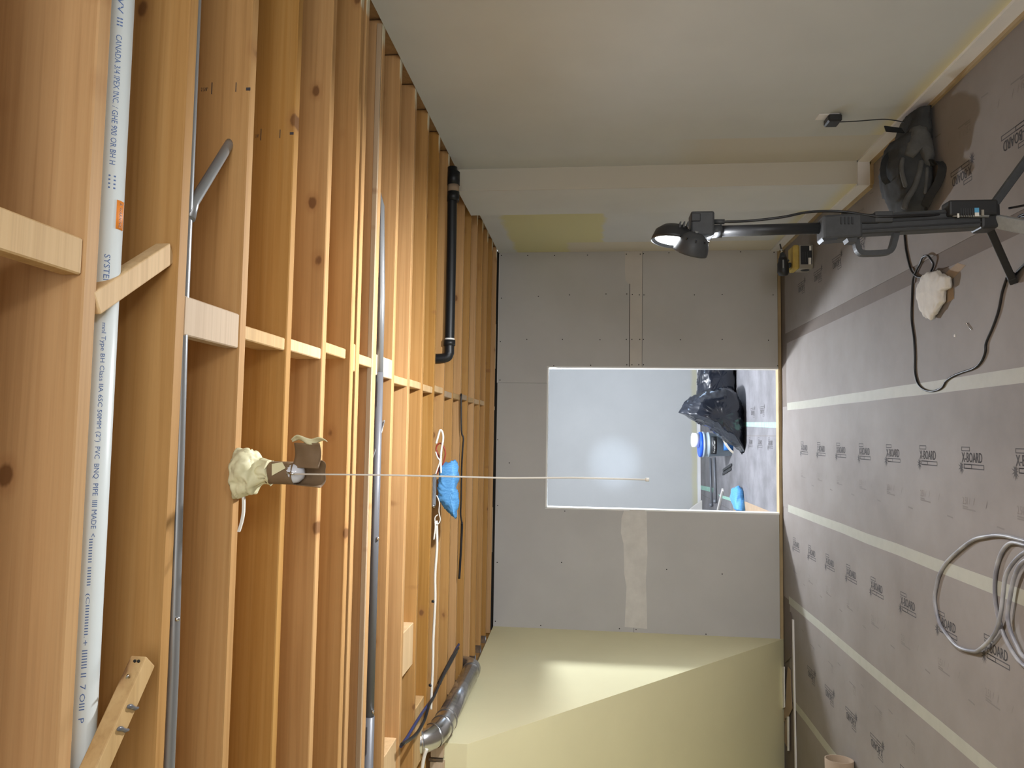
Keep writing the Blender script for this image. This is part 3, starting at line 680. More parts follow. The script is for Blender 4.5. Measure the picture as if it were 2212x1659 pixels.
# blue cloth hanging under it
yc = wy+0.03
pts = [hit(px, py, 'Y', yc) for px, py in ((982, 995), (988, 1012), (989, 1035), (984, 1053), (989, 1068), (989, 1085), (986, 1100), (985, 1121), (975, 1110), (962, 1096), (951, 1080), (949, 1060), (950, 1035), (953, 1014), (965, 1002))]
bc = B().blob([(p.x, p.z) for p in pts], (1, 0, 0), (0, 0, 1), (0, 1, 0), 0.05, 0.012, 15.0, seed=2.0, power=0.40, rings=20, res=0.010)
bmesh.ops.translate(bc.bm, verts=bc.bm.verts, vec=(0, yc, 0))
tag(bc.build('blue_cloth', BLUE), 'crumpled blue patterned cloth hanging from the ceiling joists', 'cloth')
# black cable further back
ky = jy(13)-0.03
kc = thing('black_cable', hit(997, 1050, 'Y', ky), 'thin black cable stapled along a rear joist behind the blue cloth', 'cable')
B().tube(smooth_path(pth([(996, 850), (997, 930), (1001, 946), (999, 975), (997, 1020), (996, 1080), (995, 1110), (998, 1130)], ky)), 0.006, 8).build('cable_run', BLACKC, kc)
B().tube(smooth_path(pth([(998, 1128), (997, 1160), (995, 1200), (992, 1250)], ky)), [0.010]*13+[0.009, 0.008, 0.006, 0.005, 0.004, 0.003] if False else 0.008, 8).build('cable_run', BLACKC, kc)

# galvanised duct with elbows
dxx, dzz = -1.735, 2.632
dk = thing('metal_duct', (dxx, 5.0, dzz), 'round galvanised duct with shiny elbows along the top of the yellow stair wall', 'duct')
B().tube([(dxx, 5.52, dzz), (dxx, 4.52, dzz)], 0.062, 24).build('duct_pipe', GALV, dk)
B().tube(smooth_path([(dxx, 5.50, dzz), (dxx, 5.58, dzz+0.006), (dxx, 5.63, dzz+0.05), (dxx, 5.645, dzz+0.13), (dxx, 5.645, dzz+0.22)], 4), 0.066, 24).build('elbow', GALV, dk)
e0 = Vector((dxx, 4.56, dzz)); ep = smooth_path([e0, e0+Vector((0, -0.10, 0.004)), e0+Vector((-0.01, -0.20, 0.03)), e0+Vector((-0.02, -0.27, 0.09)), e0+Vector((-0.025, -0.29, 0.17)), e0+Vector((-0.025, -0.29, 0.26))], 3)
B().tube(ep, 0.068, 24).build('elbow', STEEL, dk)
for i in (0, 3, 6, 9):
    d = (ep[i+1]-ep[i]).normalized(); B().tube([ep[i]-d*0.006, ep[i]+d*0.006], 0.0715, 24).build('seam_ring', GALV, dk)
# dark cables slung beside the duct
def low(pl, z): return [hit(px, py, 'Z', z) for px, py in pl]
dc = thing('blue_black_cable', hit(920, 1530, 'Z', 2.69), 'bundle of dark blue and black cables slung beside the metal duct', 'cable')
B().tube(smooth_path(low([(991, 1392), (985, 1402), (975, 1422), (960, 1452), (947, 1482), (935, 1510), (925, 1522), (912, 1540), (893, 1570), (880, 1592), (866, 1612)], 2.685)), 0.008, 8).build('cable_strand', BLUEC, dc)
B().tube(smooth_path(low([(990, 1400), (978, 1416), (962, 1446), (950, 1475), (938, 1503), (927, 1522), (921, 1542), (915, 1560), (897, 1588), (868, 1608)], 2.675)), 0.009, 8).build('cable_strand', BLACKC, dc)
B().tube(smooth_path(low([(985, 1408), (972, 1432), (957, 1458), (949, 1476)], 2.68)), 0.013, 8).build('cable_strand', BLACKC, dc)

# pendant lamp holder wrapped in masking tape and brown paper, with a pull string
LY = jy(2)+0.019
def lp(px, py, Y=LY): return hit(px, py, 'Y', Y)
lc = lp(560, 1018); lamp = thing('ceiling_lamp', (lc.x, LY, HJ), 'ceiling lamp holder wrapped in masking tape and torn brown paper with a pull string', 'lamp')
cxl = lp(560, 1019).x
zt_, zb_ = HJ+0.002, lp(592, 1019).z
b = B(); prof = [(0.012, 0.0), (0.052, -0.003), (0.061, -0.014), (0.060, -0.034), (0.054, -0.050), (0.040, -0.064), (0.034, -0.078), (0.033, -0.094)]
prof = [(p.x, p.y) for p in smooth_path([(r, h, 0) for r, h in prof], 5)]
b.lathe(prof, (cxl, LY-0.005, HJ-0.001), (0, 0, 1), 64)
for v in b.bm.verts:
    p = v.co; r = Vector((p.x-cxl, p.y-LY, 0)); k = min(1.0, r.length/0.04)
    n = noise.noise(p*38)*0.008 + (0.018*max(0, noise.noise(p*22+Vector((5, 1, 0))))) - 0.006*(1-abs(noise.noise(p*55))*3)**3*(1 if abs(noise.noise(p*55)) < 0.33 else 0)
    if r.length > 1e-3: v.co = p + r.normalized()*n*k
    v.co.z += noise.noise(p*30+Vector((9, 0, 0)))*0.008*k
    if v.co.z > HJ-0.0005: v.co.z = HJ-0.0005
b.build('tape_wrap', MASK, lamp)
cs = Vector((cxl-0.002, LY-0.004, 0)); zs0 = HJ-0.088
zmid = lp(640, 1020).z; zend = lp(700, 1020).z
b = B().sheet(lambda u, v: (cs.x + (0.030+0.001*math.sin(9*u))*math.cos(2*PI*u), cs.y + 0.030*math.sin(2*PI*u), zs0 + (zmid-zs0)*v), 28, 4, 0.0012); b.build('paper_sleeve', BROWNP, lamp)
# lower half of the sleeve, torn open towards the viewer, with a flap to the right
def lower(u, v):
    a = math.radians(-15) + math.radians(215)*u; r = 0.030 + 0.006*v
    return (cs.x + r*math.cos(a) , cs.y + r*math.sin(a), zmid+0.006 + (zend-zmid)*v + 0.002*math.sin(17*u))
B().sheet(lower, 22, 5, 0.0012).build('paper_sleeve', BROWNP, lamp)
fr = lp(672, 962)
def flap(u, v):
    x = cs.x + 0.016 + (fr.x+0.006-cs.x-0.016)*u; z = zmid + (0.003-0.004*u) + (zend-zmid)*v*(1-0.06*u)
    y = cs.y - 0.022 + 0.012*math.sin(PI*u) - 0.006*v + 0.004*math.sin(6*v+3*u)
    return (x, y, z)
B().sheet(flap, 12, 8, 0.0012).build('paper_flap', BROWNP, lamp)
def ttop(u, v):
    x = fr.x + 0.008 + 0.016*v*math.sin(PI*(0.15+0.8*u)) + 0.006*math.sin(9*u); z = zmid + 0.004 + (zend-0.022-zmid)*u
    return (x, cs.y - 0.020 - 0.014*v + 0.006*math.sin(11*u+2*v), z)
B().sheet(ttop, 16, 4, 0.001).build('tape_strip', MASK, lamp)
q = [lp(600, 1001), lp(622, 997), lp(629, 1010), lp(600, 1026)]
B().prism([Vector((p.x, LY-0.036, p.z)) for p in q], (0, -0.001, 0)).build('tape_patch', MASK, lamp)
bl = B().lathe([(0.001, -0.060), (0.014, -0.057), (0.024, -0.046), (0.0285, -0.030), (0.027, -0.012), (0.018, 0.006), (0.013, 0.022)], (cs.x+0.001, cs.y-0.002, lp(660, 1020).z+0.060), (0, 0, 1), 24)
bl.build('light_bulb', BULBW, lamp)
s0 = lp(636, 1024, LY-0.042); s1 = lp(1396, 1036, LY-0.042)
B().tube([s0+Vector((0, 0, 0.0)), s0.lerp(s1, 0.30)+Vector((0.001, 0, 0)), s0.lerp(s1, 0.62)+Vector((-0.0015, 0, 0)), s0.lerp(s1, 0.8)+Vector((0.002, 0, 0)), s1], 0.0022, 6).build('pull_string', STRING, lamp)
B().tube([s1+Vector((0, 0, 0.002)), s1+Vector((0, 0, -0.007))], 0.0042, 8).build('string_knot', STRING, lamp)
B().tube([s0+Vector((0.002, 0.002, 0.02)), s0], 0.003, 6).build('string_ferrule', STEEL, lamp)
wp = pth([(521, 1052), (526, 1075), (526, 1105), (522, 1128), (516, 1148)], LY-0.015)
ws_ = thing('white_cable_stub', wp[2], 'short white flat cable leaving the taped lamp along the third joist', 'cable')
B().ribbon(smooth_path([(p.x, p.y, min(p.z, HJ-0.004)) for p in wp]), (0, 1, 0.2), 0.012, 0.006).build('cable_strand', ROMEX, ws_)

# ================================================================== TRIPOD WORK LIGHT
TY = 3.0
def tp(px, py, Y=TY): return hit(px, py, 'Y', Y)
hub = tp(2140, 472); wlp = thing('work_light', (hub.x, TY, 0), 'black twin-head LED work light on a folding tripod mast', 'work light')
foot1 = Vector((0.680, 3.305, 0.012))
hb = Vector((hub.x, TY, hub.z))
def leg(a, f, m, wd, hh, name='leg'):
    o = B().bar(a, f, wd, hh, (0, 0, 1), 0.004).build(name, m, wlp)
    d = (f-a).normalized(); B().bar(f-d*0.035, f+d*0.004, wd*1.12, hh*1.15, (0, 0, 1), 0.004).build('rubber_foot', BLACKPL, o); return o
leg(hb+Vector((-0.02, 0.02, 0.0)), foot1, BLACKPL, 0.034, 0.028)
leg(hb+Vector((0.03, 0.0, 0.005)), Vector((1.235, 2.98, 0.014)), CHAR, 0.026, 0.030)
leg(hb+Vector((-0.02, -0.03, -0.005)), Vector((0.665, 2.66, 0.014)), GREYLEG, 0.050, 0.026)
top1 = tp(1790, 492); top1 = Vector((top1.x, TY, top1.z)); axm = (top1-hb).normalized()
mast = B().bar(hb-axm*0.005, top1, 0.078, 0.070, (0, 1, 0), 0.010).build('mast', CHAR, wlp)
for o_ in (-0.022, 0.002, 0.024):
    B().bar(hb+axm*0.05+Vector((o_, -0.036, 0)), top1-axm*0.05+Vector((o_, -0.036, 0)), 0.006, 0.006, (0, 1, 0)).build('rib', BLACKPL, mast)
B().obox(hb+axm*0.02, axm*0.035, Vector((0.047, 0, 0)), Vector((0, 0.045, 0)), 0.010).build('hub', BLACKPL, wlp)
# clamp collar and pole
c1 = tp(1812, 497); c1 = Vector((c1.x, TY-0.004, c1.z))
B().obox(c1+Vector((0.004, 0, 0)), axm*0.075, Vector((0.048, 0, 0)), Vector((0, 0.044, 0)), 0.010).build('clamp_collar', CHAR, wlp)
lv = [tp(*q) for q in ((1768, 521), (1772, 527), (1800, 524), (1806, 514), (1808, 498), (1792, 498), (1788, 512))]
B().prism([Vector((p.x, TY-0.045, p.z)) for p in lv], (0, 0.06, 0)).build('clamp_lever', BLACKPL, wlp)
lv = [tp(*q) for q in ((1822, 520), (1826, 528), (1842, 528), (1846, 516), (1842, 505), (1824, 505))]
B().prism([Vector((p.x, TY-0.040, p.z)) for p in lv], (0, 0.05, 0)).build('clamp_lever', CHAR, wlp)
for i in range(4):
    q = tp(1808+8*i, 484); B().obox((q.x, TY-0.050, q.z), (0.014, 0, 0), (0, 0.003, 0), (0, 0, 0.003)).build('rib', BLACKPL, wlp)
k_ = tp(1822, 471); B().lathe([(0.014, -0.02), (0.016, 0.0), (0.010, 0.02)], (k_.x, TY-0.01, k_.z), (1, 0, 0), 14).build('knob', BLACKPL, wlp)
ptop = tp(1542, 500); ptop = Vector((ptop.x, TY, ptop.z))
B().tube([top1+axm*0.02, ptop], 0.0225, 16).build('pole', BLACKPL, wlp)
B().tube([ptop-axm*0.03, ptop+axm*0.01], 0.0265, 16).build('pole_collar', CHAR, wlp)
# carry handle
hp = [tp(1846, 500), tp(1850, 530), tp(1856, 544), tp(1868, 548), tp(1912, 546), tp(1924, 540), tp(1930, 524), tp(1936, 500)]
B().ribbon(smooth_path([Vector((p.x, TY, p.z)) for p in hp], 4), (0, 1, 0), 0.032, 0.020).build('carry_handle', CHAR, wlp)
# cable clips and bracket on the right side of the mast
k_ = tp(1900, 472); B().obox((k_.x-0.006, TY-0.02, k_.z), (0.022, 0, 0), (0, 0.03, 0), (0, 0, 0.035), 0.006).build('cable_clip', CHAR, wlp)
k_ = tp(1862, 478); B().obox((k_.x-0.002, TY-0.035, k_.z), (0.018, 0, 0), (0, 0.012, 0), (0, 0, 0.05), 0.005).build('latch', BLACKPL, wlp)
# battery with its label
b0 = tp(2086, 460); bt = B().obox((b0.x+0.004, TY-0.028, b0.z), (0.030, 0, 0), (0, 0.036, 0), (0, 0, 0.088), 0.008).build('battery', BLACKPL, wlp)
yl = TY-0.0648
def lab(px0, py0, px1, py1, m, name='label'):
    a = hit(px0, py0, 'Y', yl); c = hit(px1, py1, 'Y', yl)
    return B().box(min(a.x, c.x), max(a.x, c.x), yl-0.0006, yl+0.002, min(a.z, c.z), max(a.z, c.z)).build(name, m, bt)
lab(2105, 449, 2115, 459, BLUESQ); lab(2106, 459, 2115, 467, WHITELB); lab(2120, 453, 2126, 466, CASE); lab(2068, 461, 2072, 470, WHITELB)
for i in range(6): lab(2075+5*i, 450, 2077+5*i, 469, CHAR, 'small_print')
B().tube([tp(2045, 472)+Vector((0, -0.05, 0)), tp(2120, 474)+Vector((0, -0.05, 0))], 0.008, 10).build('battery_rail', GREYLEG, wlp)
# head bracket
b1 = tp(1515, 490); B().obox((b1.x+0.004, TY, b1.z), (0.050, 0, 0), (0, 0.04, 0), (0, 0, 0.046), 0.008).build('head_bracket', CHAR, wlp)
k_ = tp(1500, 476); B().obox((k_.x, TY-0.035, k_.z), (0.016, 0, 0), (0, 0.012, 0), (0, 0, 0.018), 0.003).build('switch', BLACKPL, wlp)
# upper head: hood with a bright face turned to the left and a little upwards
h1 = tp(1453, 520); h1 = Vector((h1.x, TY, h1.z)); n1 = Vector((-0.96, -0.035, 0.14)).normalized()
hd = B().lathe([(0.010, -0.062), (0.050, -0.056), (0.074, -0.036), (0.084, -0.006), (0.086, 0.006), (0.078, 0.006), (0.074, -0.006), (0.004, -0.008)], h1, n1, 34)
ho = hd.build('lamp_head', BLACKPL, wlp)
B().lathe([(0.001, -0.0035), (0.070, -0.0035), (0.070, -0.006), (0.001, -0.006)], h1, n1, 30).build('led_panel', LED, ho)
for dz in (-0.045, -0.030, -0.015):
    B().obox(h1 - n1*0.046 + Vector((0, -0.045, dz)), n1*0.012, Vector((0, 0.030, 0)), Vector((0, 0, 0.003))).build('cooling_fin', CHAR, ho)
# lower head: rounded back towards the viewer, face away and to the left
h2 = tp(1492, 541, 2.955); n2 = Vector((-0.84, 0.46, 0.24)).normalized()
hd = B().lathe([(0.006, -0.072), (0.030, -0.068), (0.052, -0.052), (0.064, -0.026), (0.068, 0.0), (0.068, 0.008), (0.060, 0.008), (0.058, -0.004), (0.004, -0.006)], h2, n2, 34)
ho = hd.build('lamp_head', CHAR, wlp)
B().lathe([(0.001, -0.001), (0.055, -0.001), (0.055, -0.004), (0.001, -0.004)], h2, n2, 30).build('led_panel', LED, ho)
u_ = n2.orthogonal().normalized(); v_ = n2.cross(u_)
for k in range(9):
    a = 2*PI*k/9; e_ = u_*math.cos(a)+v_*math.sin(a)
    B().obox(h2 - n2*0.050 + e_*0.048, e_*0.010, n2.cross(e_)*0.0025, n2*0.004).build('cooling_fin', BLACKPL, ho)
k_ = h2 - n2*0.074; B().lathe([(0.007, -0.004), (0.005, 0.004)], k_, n2, 10).build('screw_cap', GREYLEG, ho)
# its power cord: from the bracket down the mast and over the floor
cord = [tp(1540, 479, TY-0.01), tp(1565, 479, TY-0.02), tp(1620, 477, TY-0.02), tp(1690, 469, TY-0.03), tp(1740, 459, TY-0.03), tp(1790, 456, TY-0.03), tp(1830, 458, TY-0.04), tp(1875, 465, TY-0.045), tp(1905, 468, TY-0.05), tp(1960, 466, TY-0.05), tp(2030, 464, TY-0.03), tp(2060, 462, TY-0.0)]
B().tube(smooth_path(cord), 0.0052, 8).build('power_cord', BLACKC, wlp)
B().tube([tp(1541, 479, TY-0.01), tp(1565, 479, TY-0.02)], 0.010, 10).build('cord_gland', CHAR, wlp)
fl = [(0.845, 2.80, 0.05), (0.85, 2.75, 0.010)]
pw = thing('power_cord', hit(1970, 700, 'Z', 0), 'black power cord lying in a wide loop with a small curl round the white rag', 'cord')
def fp(pl, z=0.0055): return [hit(px, py, 'Z', z) for px, py in pl]
main = [(1953, 496), (1955, 522), (1958, 545), (1966, 578), (1974, 592), (1985, 599)] 
curl = [(1985, 599), (1998, 598), (2009, 588), (2016, 572), (2015, 560), (2007, 552), (1997, 556), (1988, 568), (1979, 585), (1972, 605)]
down = [(1972, 605), (1970, 640), (1969, 690), (1974, 730), (1976, 770), (1976, 800), (1981, 825), (1992, 839), (2008, 845), (2024, 843), (2036, 836), (2044, 823), (2060, 812), (2080, 804), (2105, 795), (2120, 780), (2128, 760), (2130, 740), (2145, 705), (2157, 670), (2165, 630), (2175, 600)]
c1_ = fp(main + curl[1:]); 
for i in range(len(main)+3, len(main)+6): c1_[i].z += 0.010
for i in range(2): pass
B().tube(smooth_path(c1_ + fp(down[1:])), 0.0055, 8).build('cord_run', BLACKC, pw)
B().tube(smooth_path(fp([(2190, 598), (2200, 585), (2225, 560), (2260, 520)])), 0.0055, 8).build('cord_run', BLACKC, pw)
g2_ = thing('charging_lead', hit(2190, 470, 'Z', 0.0), 'thin black lead crossing the floor from the tripod hub towards the viewer', 'cord')
B().tube(smooth_path([hb+Vector((0.03, -0.03, -0.05)), hb+Vector((0.035, -0.10, -hb.z*0.72)), hit(2200, 468, 'Z', 0.005), hit(2290, 455, 'Z', 0.005)]), 0.0045, 8).build('lead', BLACKC, g2_)

# ================================================================== THINGS ALONG THE RIGHT WALL
# slumped black backpack
bpY = 4.10
org = Vector((0, bpY, 0)); bk_ = thing('backpack', (1.52, bpY, 0), 'charcoal backpack slumped on the floor against the white skirting', 'backpack')
def bpt(px, py, Y=bpY): p = hit(px, py, 'Y', Y); return (p.x, max(p.z, 0.0))
ol = [bpt(*q) for q in ((2030, 200), (2000, 200), (1975, 215), (1962, 250), (1950, 290), (1932, 305), (1920, 335), (1914, 365), (1915, 392), (1928, 425), (1945, 455), (1956, 472), (1985, 475), (2000, 455), (2012, 420), (2022, 390), (2030, 350), (2034, 300), (2036, 240))]
b = B().blob(ol, (1, 0, 0), (0, 0, 1), (0, 1, 0), 0.15, 0.013, 6.0, seed=4.0, power=0.42, rings=30, res=0.014)
bmesh.ops.translate(b.bm, verts=b.bm.verts, vec=(0, bpY+0.03, 0))
for v in b.bm.verts: v.co.z = max(v.co.z, 0.002); v.co.x = min(v.co.x, XR-0.036)
b.build('bag_body', FABRIC, bk_)
ol = [bpt(*q, bpY-0.12) for q in ((1975, 275), (1962, 310), (1955, 335), (1975, 340), (1985, 325), (1998, 352), (2010, 358), (2020, 335), (2012, 300), (2000, 270))]
b = B().blob(ol, (1, 0, 0), (0, 0, 1), (0, 1, 0), 0.05, 0.008, 10.0, seed=6.0, power=0.45, rings=20, res=0.012)
bmesh.ops.translate(b.bm, verts=b.bm.verts, vec=(0, bpY-0.095, 0))
for v in b.bm.verts: v.co.z = max(v.co.z, 0.002)
b.build('flap', FABLT, bk_)
def bs(px, py, Y): p = hit(px, py, 'Y', Y); p.z = max(p.z, 0.006); return p
B().ribbon(smooth_path([bs(1936, 318, 4.12), bs(1915, 340, 4.09), bs(1908, 362, 4.07), bs(1910, 385, 4.06), bs(1918, 396, 4.08)]), (0, 0.5, 1), 0.030, 0.005).build('strap', WEB, bk_)
B().ribbon(smooth_path([bs(2005, 352, 3.98), bs(2030, 350, 3.93), bs(2036, 362, 3.90), bs(2026, 395, 3.92), bs(2008, 425, 3.96), bs(1998, 445, 4.0)]), (0.3, 0.6, 0.7), 0.042, 0.005).build('strap', WEB, bk_)
B().ribbon(smooth_path([bs(1950, 282, 4.10), bs(1930, 280, 4.06), bs(1912, 278, 4.04)]), (0.7, 0, 0.7), 0.036, 0.005).build('strap', WEB, bk_)
for pl, r in ((((1990, 345), (1985, 375), (1975, 405), (1960, 430), (1952, 452)), 0.016), (((2003, 360), (2001, 390), (1998, 420)), 0.010), (((1950, 340), (1948, 370), (1957, 405)), 0.012)):
    B().tube(smooth_path([bs(px, py, 3.985) + Vector((0, 0, 0.0)) for px, py in pl]), [r*0.4]+[r]*((len(pl)-1)*6-1)+[r*0.4], 8).build('fold', FABLT, bk_)
# charger plugged into the wall
pa = thing('plug_adapter', (XR, 4.19, 0.45), 'small black plug-in adapter on the right wall above the backpack', 'adapter')
B().box(XR-0.045, XR-0.004, 4.14, 4.235, 0.418, 0.492, 0.008).build('adapter_body', BLACKPL, pa)
B().box(XR-0.005, XR+0.0, 4.15, 4.22, 0.43, 0.54, 0.001).build('wall_plate', WHITEP, pa)
B().tube(smooth_path([(XR-0.028, 4.20, 0.418), (XR-0.03, 4.19, 0.32), (XR-0.03, 4.175, 0.20), (XR-0.04, 4.17, 0.135), (XR-0.065, 4.14, 0.10), (XR-0.10, 4.10, 0.07)]), 0.0032, 8).build('cord', BLACKC, pa)
# tool case with the drill standing on it
kb = hit(1757, 553, 'Z', 0); ky_ = kb.y
tc = thing('tool_case', (1.47, ky_, 0), 'grey tool case with yellow lid and black label under the cordless drill', 'case')
def tk(px, py): return hit(px, py, 'Y', ky_)
xl_, xr_ = tk(1740, 580).x, tk(1740, 529).x; zl = tk(1727, 555).z; zt2 = tk(1713, 555).z
B().box(xl_, xr_, ky_, ky_+0.15, 0.001, zl, 0.004).build('case_body', CASE, tc)
B().box(xl_-0.004, xr_+0.003, ky_-0.006, ky_+0.155, zl, zt2, 0.012).build('lid', YELPL, tc)
lb = B().box(tk(1740, 571).x, tk(1740, 531).x, ky_-0.0015, ky_+0.002, tk(1754, 550).z, tk(1729.5, 550).z).build('label', BLACKPL, tc)
B().box(tk(1752, 541).x, tk(1752, 531.5).x, ky_-0.0022, ky_, tk(1752.5, 535).z, tk(1748, 535).z).build('label_tag', WHITELB, lb)
for i in range(4): B().box(tk(1740, 566).x, tk(1740, 544).x, ky_-0.0022, ky_, tk(1735+5*i, 550).z, tk(1734+5*i, 550).z).build('small_print', CHAR, lb)
B().box(tk(1750, 572).x, tk(1750, 562).x, ky_-0.004, ky_, tk(1754, 560).z, tk(1735, 560).z+0.0, 0.001).build('latch', STEEL, tc) if False else None
B().box(tk(1748, 571).x, tk(1748, 557).x, ky_-0.006, ky_, tk(1752, 560).z, tk(1746, 560).z, 0.001).build('latch', WHITELB, tc)
B().lathe([(0.034, -0.004), (0.034, 0.003)], (xl_, ky_+0.06, 0.05), (-1, 0, 0), 16).build('side_vent', BLACKPL, tc)
# drill
dl = thing('cordless_drill', (1.45, ky_+0.06, zt2), 'black cordless drill standing on the yellow lid, bit pointing at the right wall', 'drill')
yd = ky_+0.06
def dk_(px, py): p = hit(px, py, 'Y', yd); return Vector((p.x, yd, p.z))
a = dk_(1692, 596); c = dk_(1691, 558)
B().lathe([(0.010, 0.0), (0.036, 0.006), (0.046, 0.03), (0.045, 0.10), (0.038, 0.118), (0.034, (c-a).length)], a, (c-a), 22).build('motor_housing', BLACKPL, dl)
c2 = dk_(1690, 547); B().lathe([(0.033, 0), (0.028, 0.01), (0.019, (c2-c).length)], c, (c2-c), 18).build('chuck', CHAR, dl)
B().tube([c2, dk_(1688, 538)], 0.010, 10).build('chuck_tip', STEEL, dl); B().tube([dk_(1688, 540), dk_(1685, 527)], 0.006, 8).build('drill_bit', BLACKPL, dl)
hx = dk_(1700, 573); B().bar(hx+Vector((0, 0, 0.0)), Vector((hx.x-0.004, yd, zt2+0.001)), 0.05, 0.040, (1, 0, 0), 0.010).build('handle', BLACKPL, dl)
B().bar(dk_(1700, 566)+Vector((0, -0.0, 0)), dk_(1704, 562), 0.02, 0.014, (1, 0, 0), 0.003).build('trigger', CHAR, dl)
s1_ = dk_(1689, 569); B().obox((s1_.x-0.015, yd-0.0455, s1_.z), (0.035, 0, 0), (0, 0.0015, 0), (0, 0, 0.006), 0.001).build('name_strip', GREYLEG, dl)

# ================================================================== THINGS ON THE FLOOR
q = [hit(px, py, 'Z', 0.0) for px, py in ((1993, 640), (1994, 615), (2003, 597), (2018, 588), (2034, 586), (2048, 594), (2064, 600), (2062, 620), (2050, 628), (2048, 648), (2036, 668), (2022, 688), (2006, 683), (1998, 665))]
b = B().blob([(p.x, p.y) for p in q], (1, 0, 0), (0, 1, 0), (0, 0, 1), 0.022, 0.008, 22.0, seed=8.0, power=0.40, rings=24, res=0.010)
bmesh.ops.translate(b.bm, verts=b.bm.verts, vec=(0, 0, 0.022))
for v in b.bm.verts: v.co.z = max(v.co.z, 0.001)
tag(b.build('white_rag', WHITECL), 'crumpled white rag on the brown floor boards inside the black cord loop', 'rag')
c = hit(2061, 725, 'Z', 0.004)
tag(B().blob([(c.x-0.008, c.y-0.006), (c.x+0.007, c.y-0.005), (c.x+0.006, c.y+0.007), (c.x-0.006, c.y+0.006)], (1, 0, 0), (0, 1, 0), (0, 0, 1), 0.004, 0.001, 60, rings=6, res=0.004).build('plaster_crumb', WHITEP), 'tiny white plaster crumb on the floor between the rag and the cord', 'crumb')
a = hit(2088, 699, 'Z', 0.004); c = hit(2098, 713, 'Z', 0.004)
sw = thing('wood_screw', a, 'small bright screw lying alone on the brown floor boards inside the cord loop', 'screw')
B().lathe([(0.005, 0), (0.005, 0.002), (0.0022, 0.004), (0.0022, 0.05), (0.0003, 0.058)], a, c-a, 8).build('screw_body', STEEL, sw)
# grey cable coil
gc = thing('cable_coil', hit(2120, 1290, 'Z', 0), 'loose coil of thick grey cable lying across the taped floor seam', 'cable')
R_ = 0.0085
o1 = fp([(2290, 1215), (2250, 1180), (2212, 1168), (2164, 1157), (2130, 1159), (2096, 1170), (2048, 1211), (2030, 1240), (2023, 1265), (2019, 1290), (2021, 1313), (2028, 1342), (2039, 1363), (2067, 1396), (2100, 1407), (2123, 1402), (2154, 1369), (2172, 1328), (2178, 1284), (2185, 1240), (2212, 1203), (2250, 1180)], R_)
for i in range(17, 22): o1[i].z += 0.020
for i in range(15, 17): o1[i].z += 0.010
B().tube(smooth_path(o1), R_, 10).build('cable_turn', GREYC, gc)
o2 = fp([(2240, 1186), (2212, 1177), (2183, 1173), (2163, 1195), (2151, 1236), (2149, 1284), (2156, 1332), (2170, 1376), (2193, 1417), (2215, 1440), (2260, 1470)], R_)
B().tube(smooth_path(o2), R_, 10).build('cable_turn', GREYC, gc)
o3 = fp([(2260, 1190), (2212, 1212), (2192, 1245), (2182, 1290), (2177, 1328), (2182, 1361), (2197, 1396), (2212, 1420), (2250, 1455)], R_+0.0165)
for i in (0, 8): o3[i].z = R_
B().tube(smooth_path(o3), R_, 10).build('cable_turn', GREYC, gc)
# cardboard tube standing at the lower left of the room
c = hit(1822, 1660, 'Z', 0.0); topp = hit(1795, 1640, 'Y', 5.3)
tb = thing('cardboard_tube', (-2.05, 5.36, 0), 'brown cardboard tube lying on the floor near the sloping yellow stair soffit', 'tube')
ty_, tx1 = 5.38, hit(1795, 1640, 'Y', 5.38).x
zc = hit(1823, 1640, 'Y', 5.38).z; rt_ = 0.092
b = B().lathe([(rt_, 0.0), (rt_, 0.62), (rt_-0.008, 0.62), (rt_-0.008, 0.0)], (hit(1820, 1640, 'Y', ty_).x, ty_, rt_+0.001), (-1, -0.10, 0), 32, cap=False)
n_ = len(b.bm.verts)
b.bm.verts.ensure_lookup_table(); v = b.bm.verts
for k in range(32): b.bm.faces.new((v[k], v[96+k], v[96+(k+1)%32], v[(k+1)%32]))
b.build('tube_wall', CARD, tb)
# long white strip by the stair soffit
a = hit(1713, 1338, 'Z', 0.006); c = hit(1719, 1659, 'Z', 0.006); d = (c-a).normalized()
tag(B().bar(a, a+d*1.55, 0.030, 0.012, (0, 0, 1), 0.001).build('white_trim_strip', WHITEP), 'long thin white trim strip lying along the foot of the stair soffit', 'trim strip')
# torn cardboard and board scraps at the foot of the soffit
def scrap(name, pl, z, th, m, label, cat, tilt=0.0):
    q = [hit(px, py, 'Z', z) for px, py in pl]; x0 = min(p.x for p in q)
    P = [Vector((p.x, p.y, z + tilt*(p.y-q[0].y))) for p in q]
    return tag(B().prism(P, (0, 0, th)).build(name, m), label, cat)
scrap('torn_cardboard', ((1703, 1440), (1708, 1446), (1710, 1500), (1712, 1530), (1704, 1548), (1694, 1560), (1695, 1530), (1699, 1505), (1700, 1470)), 0.004, 0.004, CARD, 'torn brown cardboard strip below the stair soffit beside the white trim strip', 'cardboard')
scrap('torn_cardboard', ((1697, 1552), (1702, 1552), (1700, 1612), (1695, 1602)), 0.004, 0.004, CARD, 'narrow cardboard scrap below the soffit, nearest the bottom edge of the picture', 'cardboard')
scrap('board_offcut', ((1691.5, 1440), (1695.5, 1440), (1696, 1528), (1692, 1530)), 0.012, 0.006, WHITEP, 'short pale board offcut tucked at the base of the yellow soffit', 'offcut')
scrap('plaster_offcut', ((1701, 1548), (1705, 1548), (1705, 1622), (1702, 1622)), 0.012, 0.006, WHITEP, 'thin white plasterboard offcut beside the cardboard scraps below the soffit', 'offcut')
scrap('bare_floor_strip', ((1697, 1325), (1708, 1322), (1711, 1335), (1709, 1420), (1696, 1432)), 0.002, 0.006, KRAFTDK, 'dark brown strip of bare floor in the back left corner', 'board')  # thin dark slab for the bare floor gap beside the white trim strip

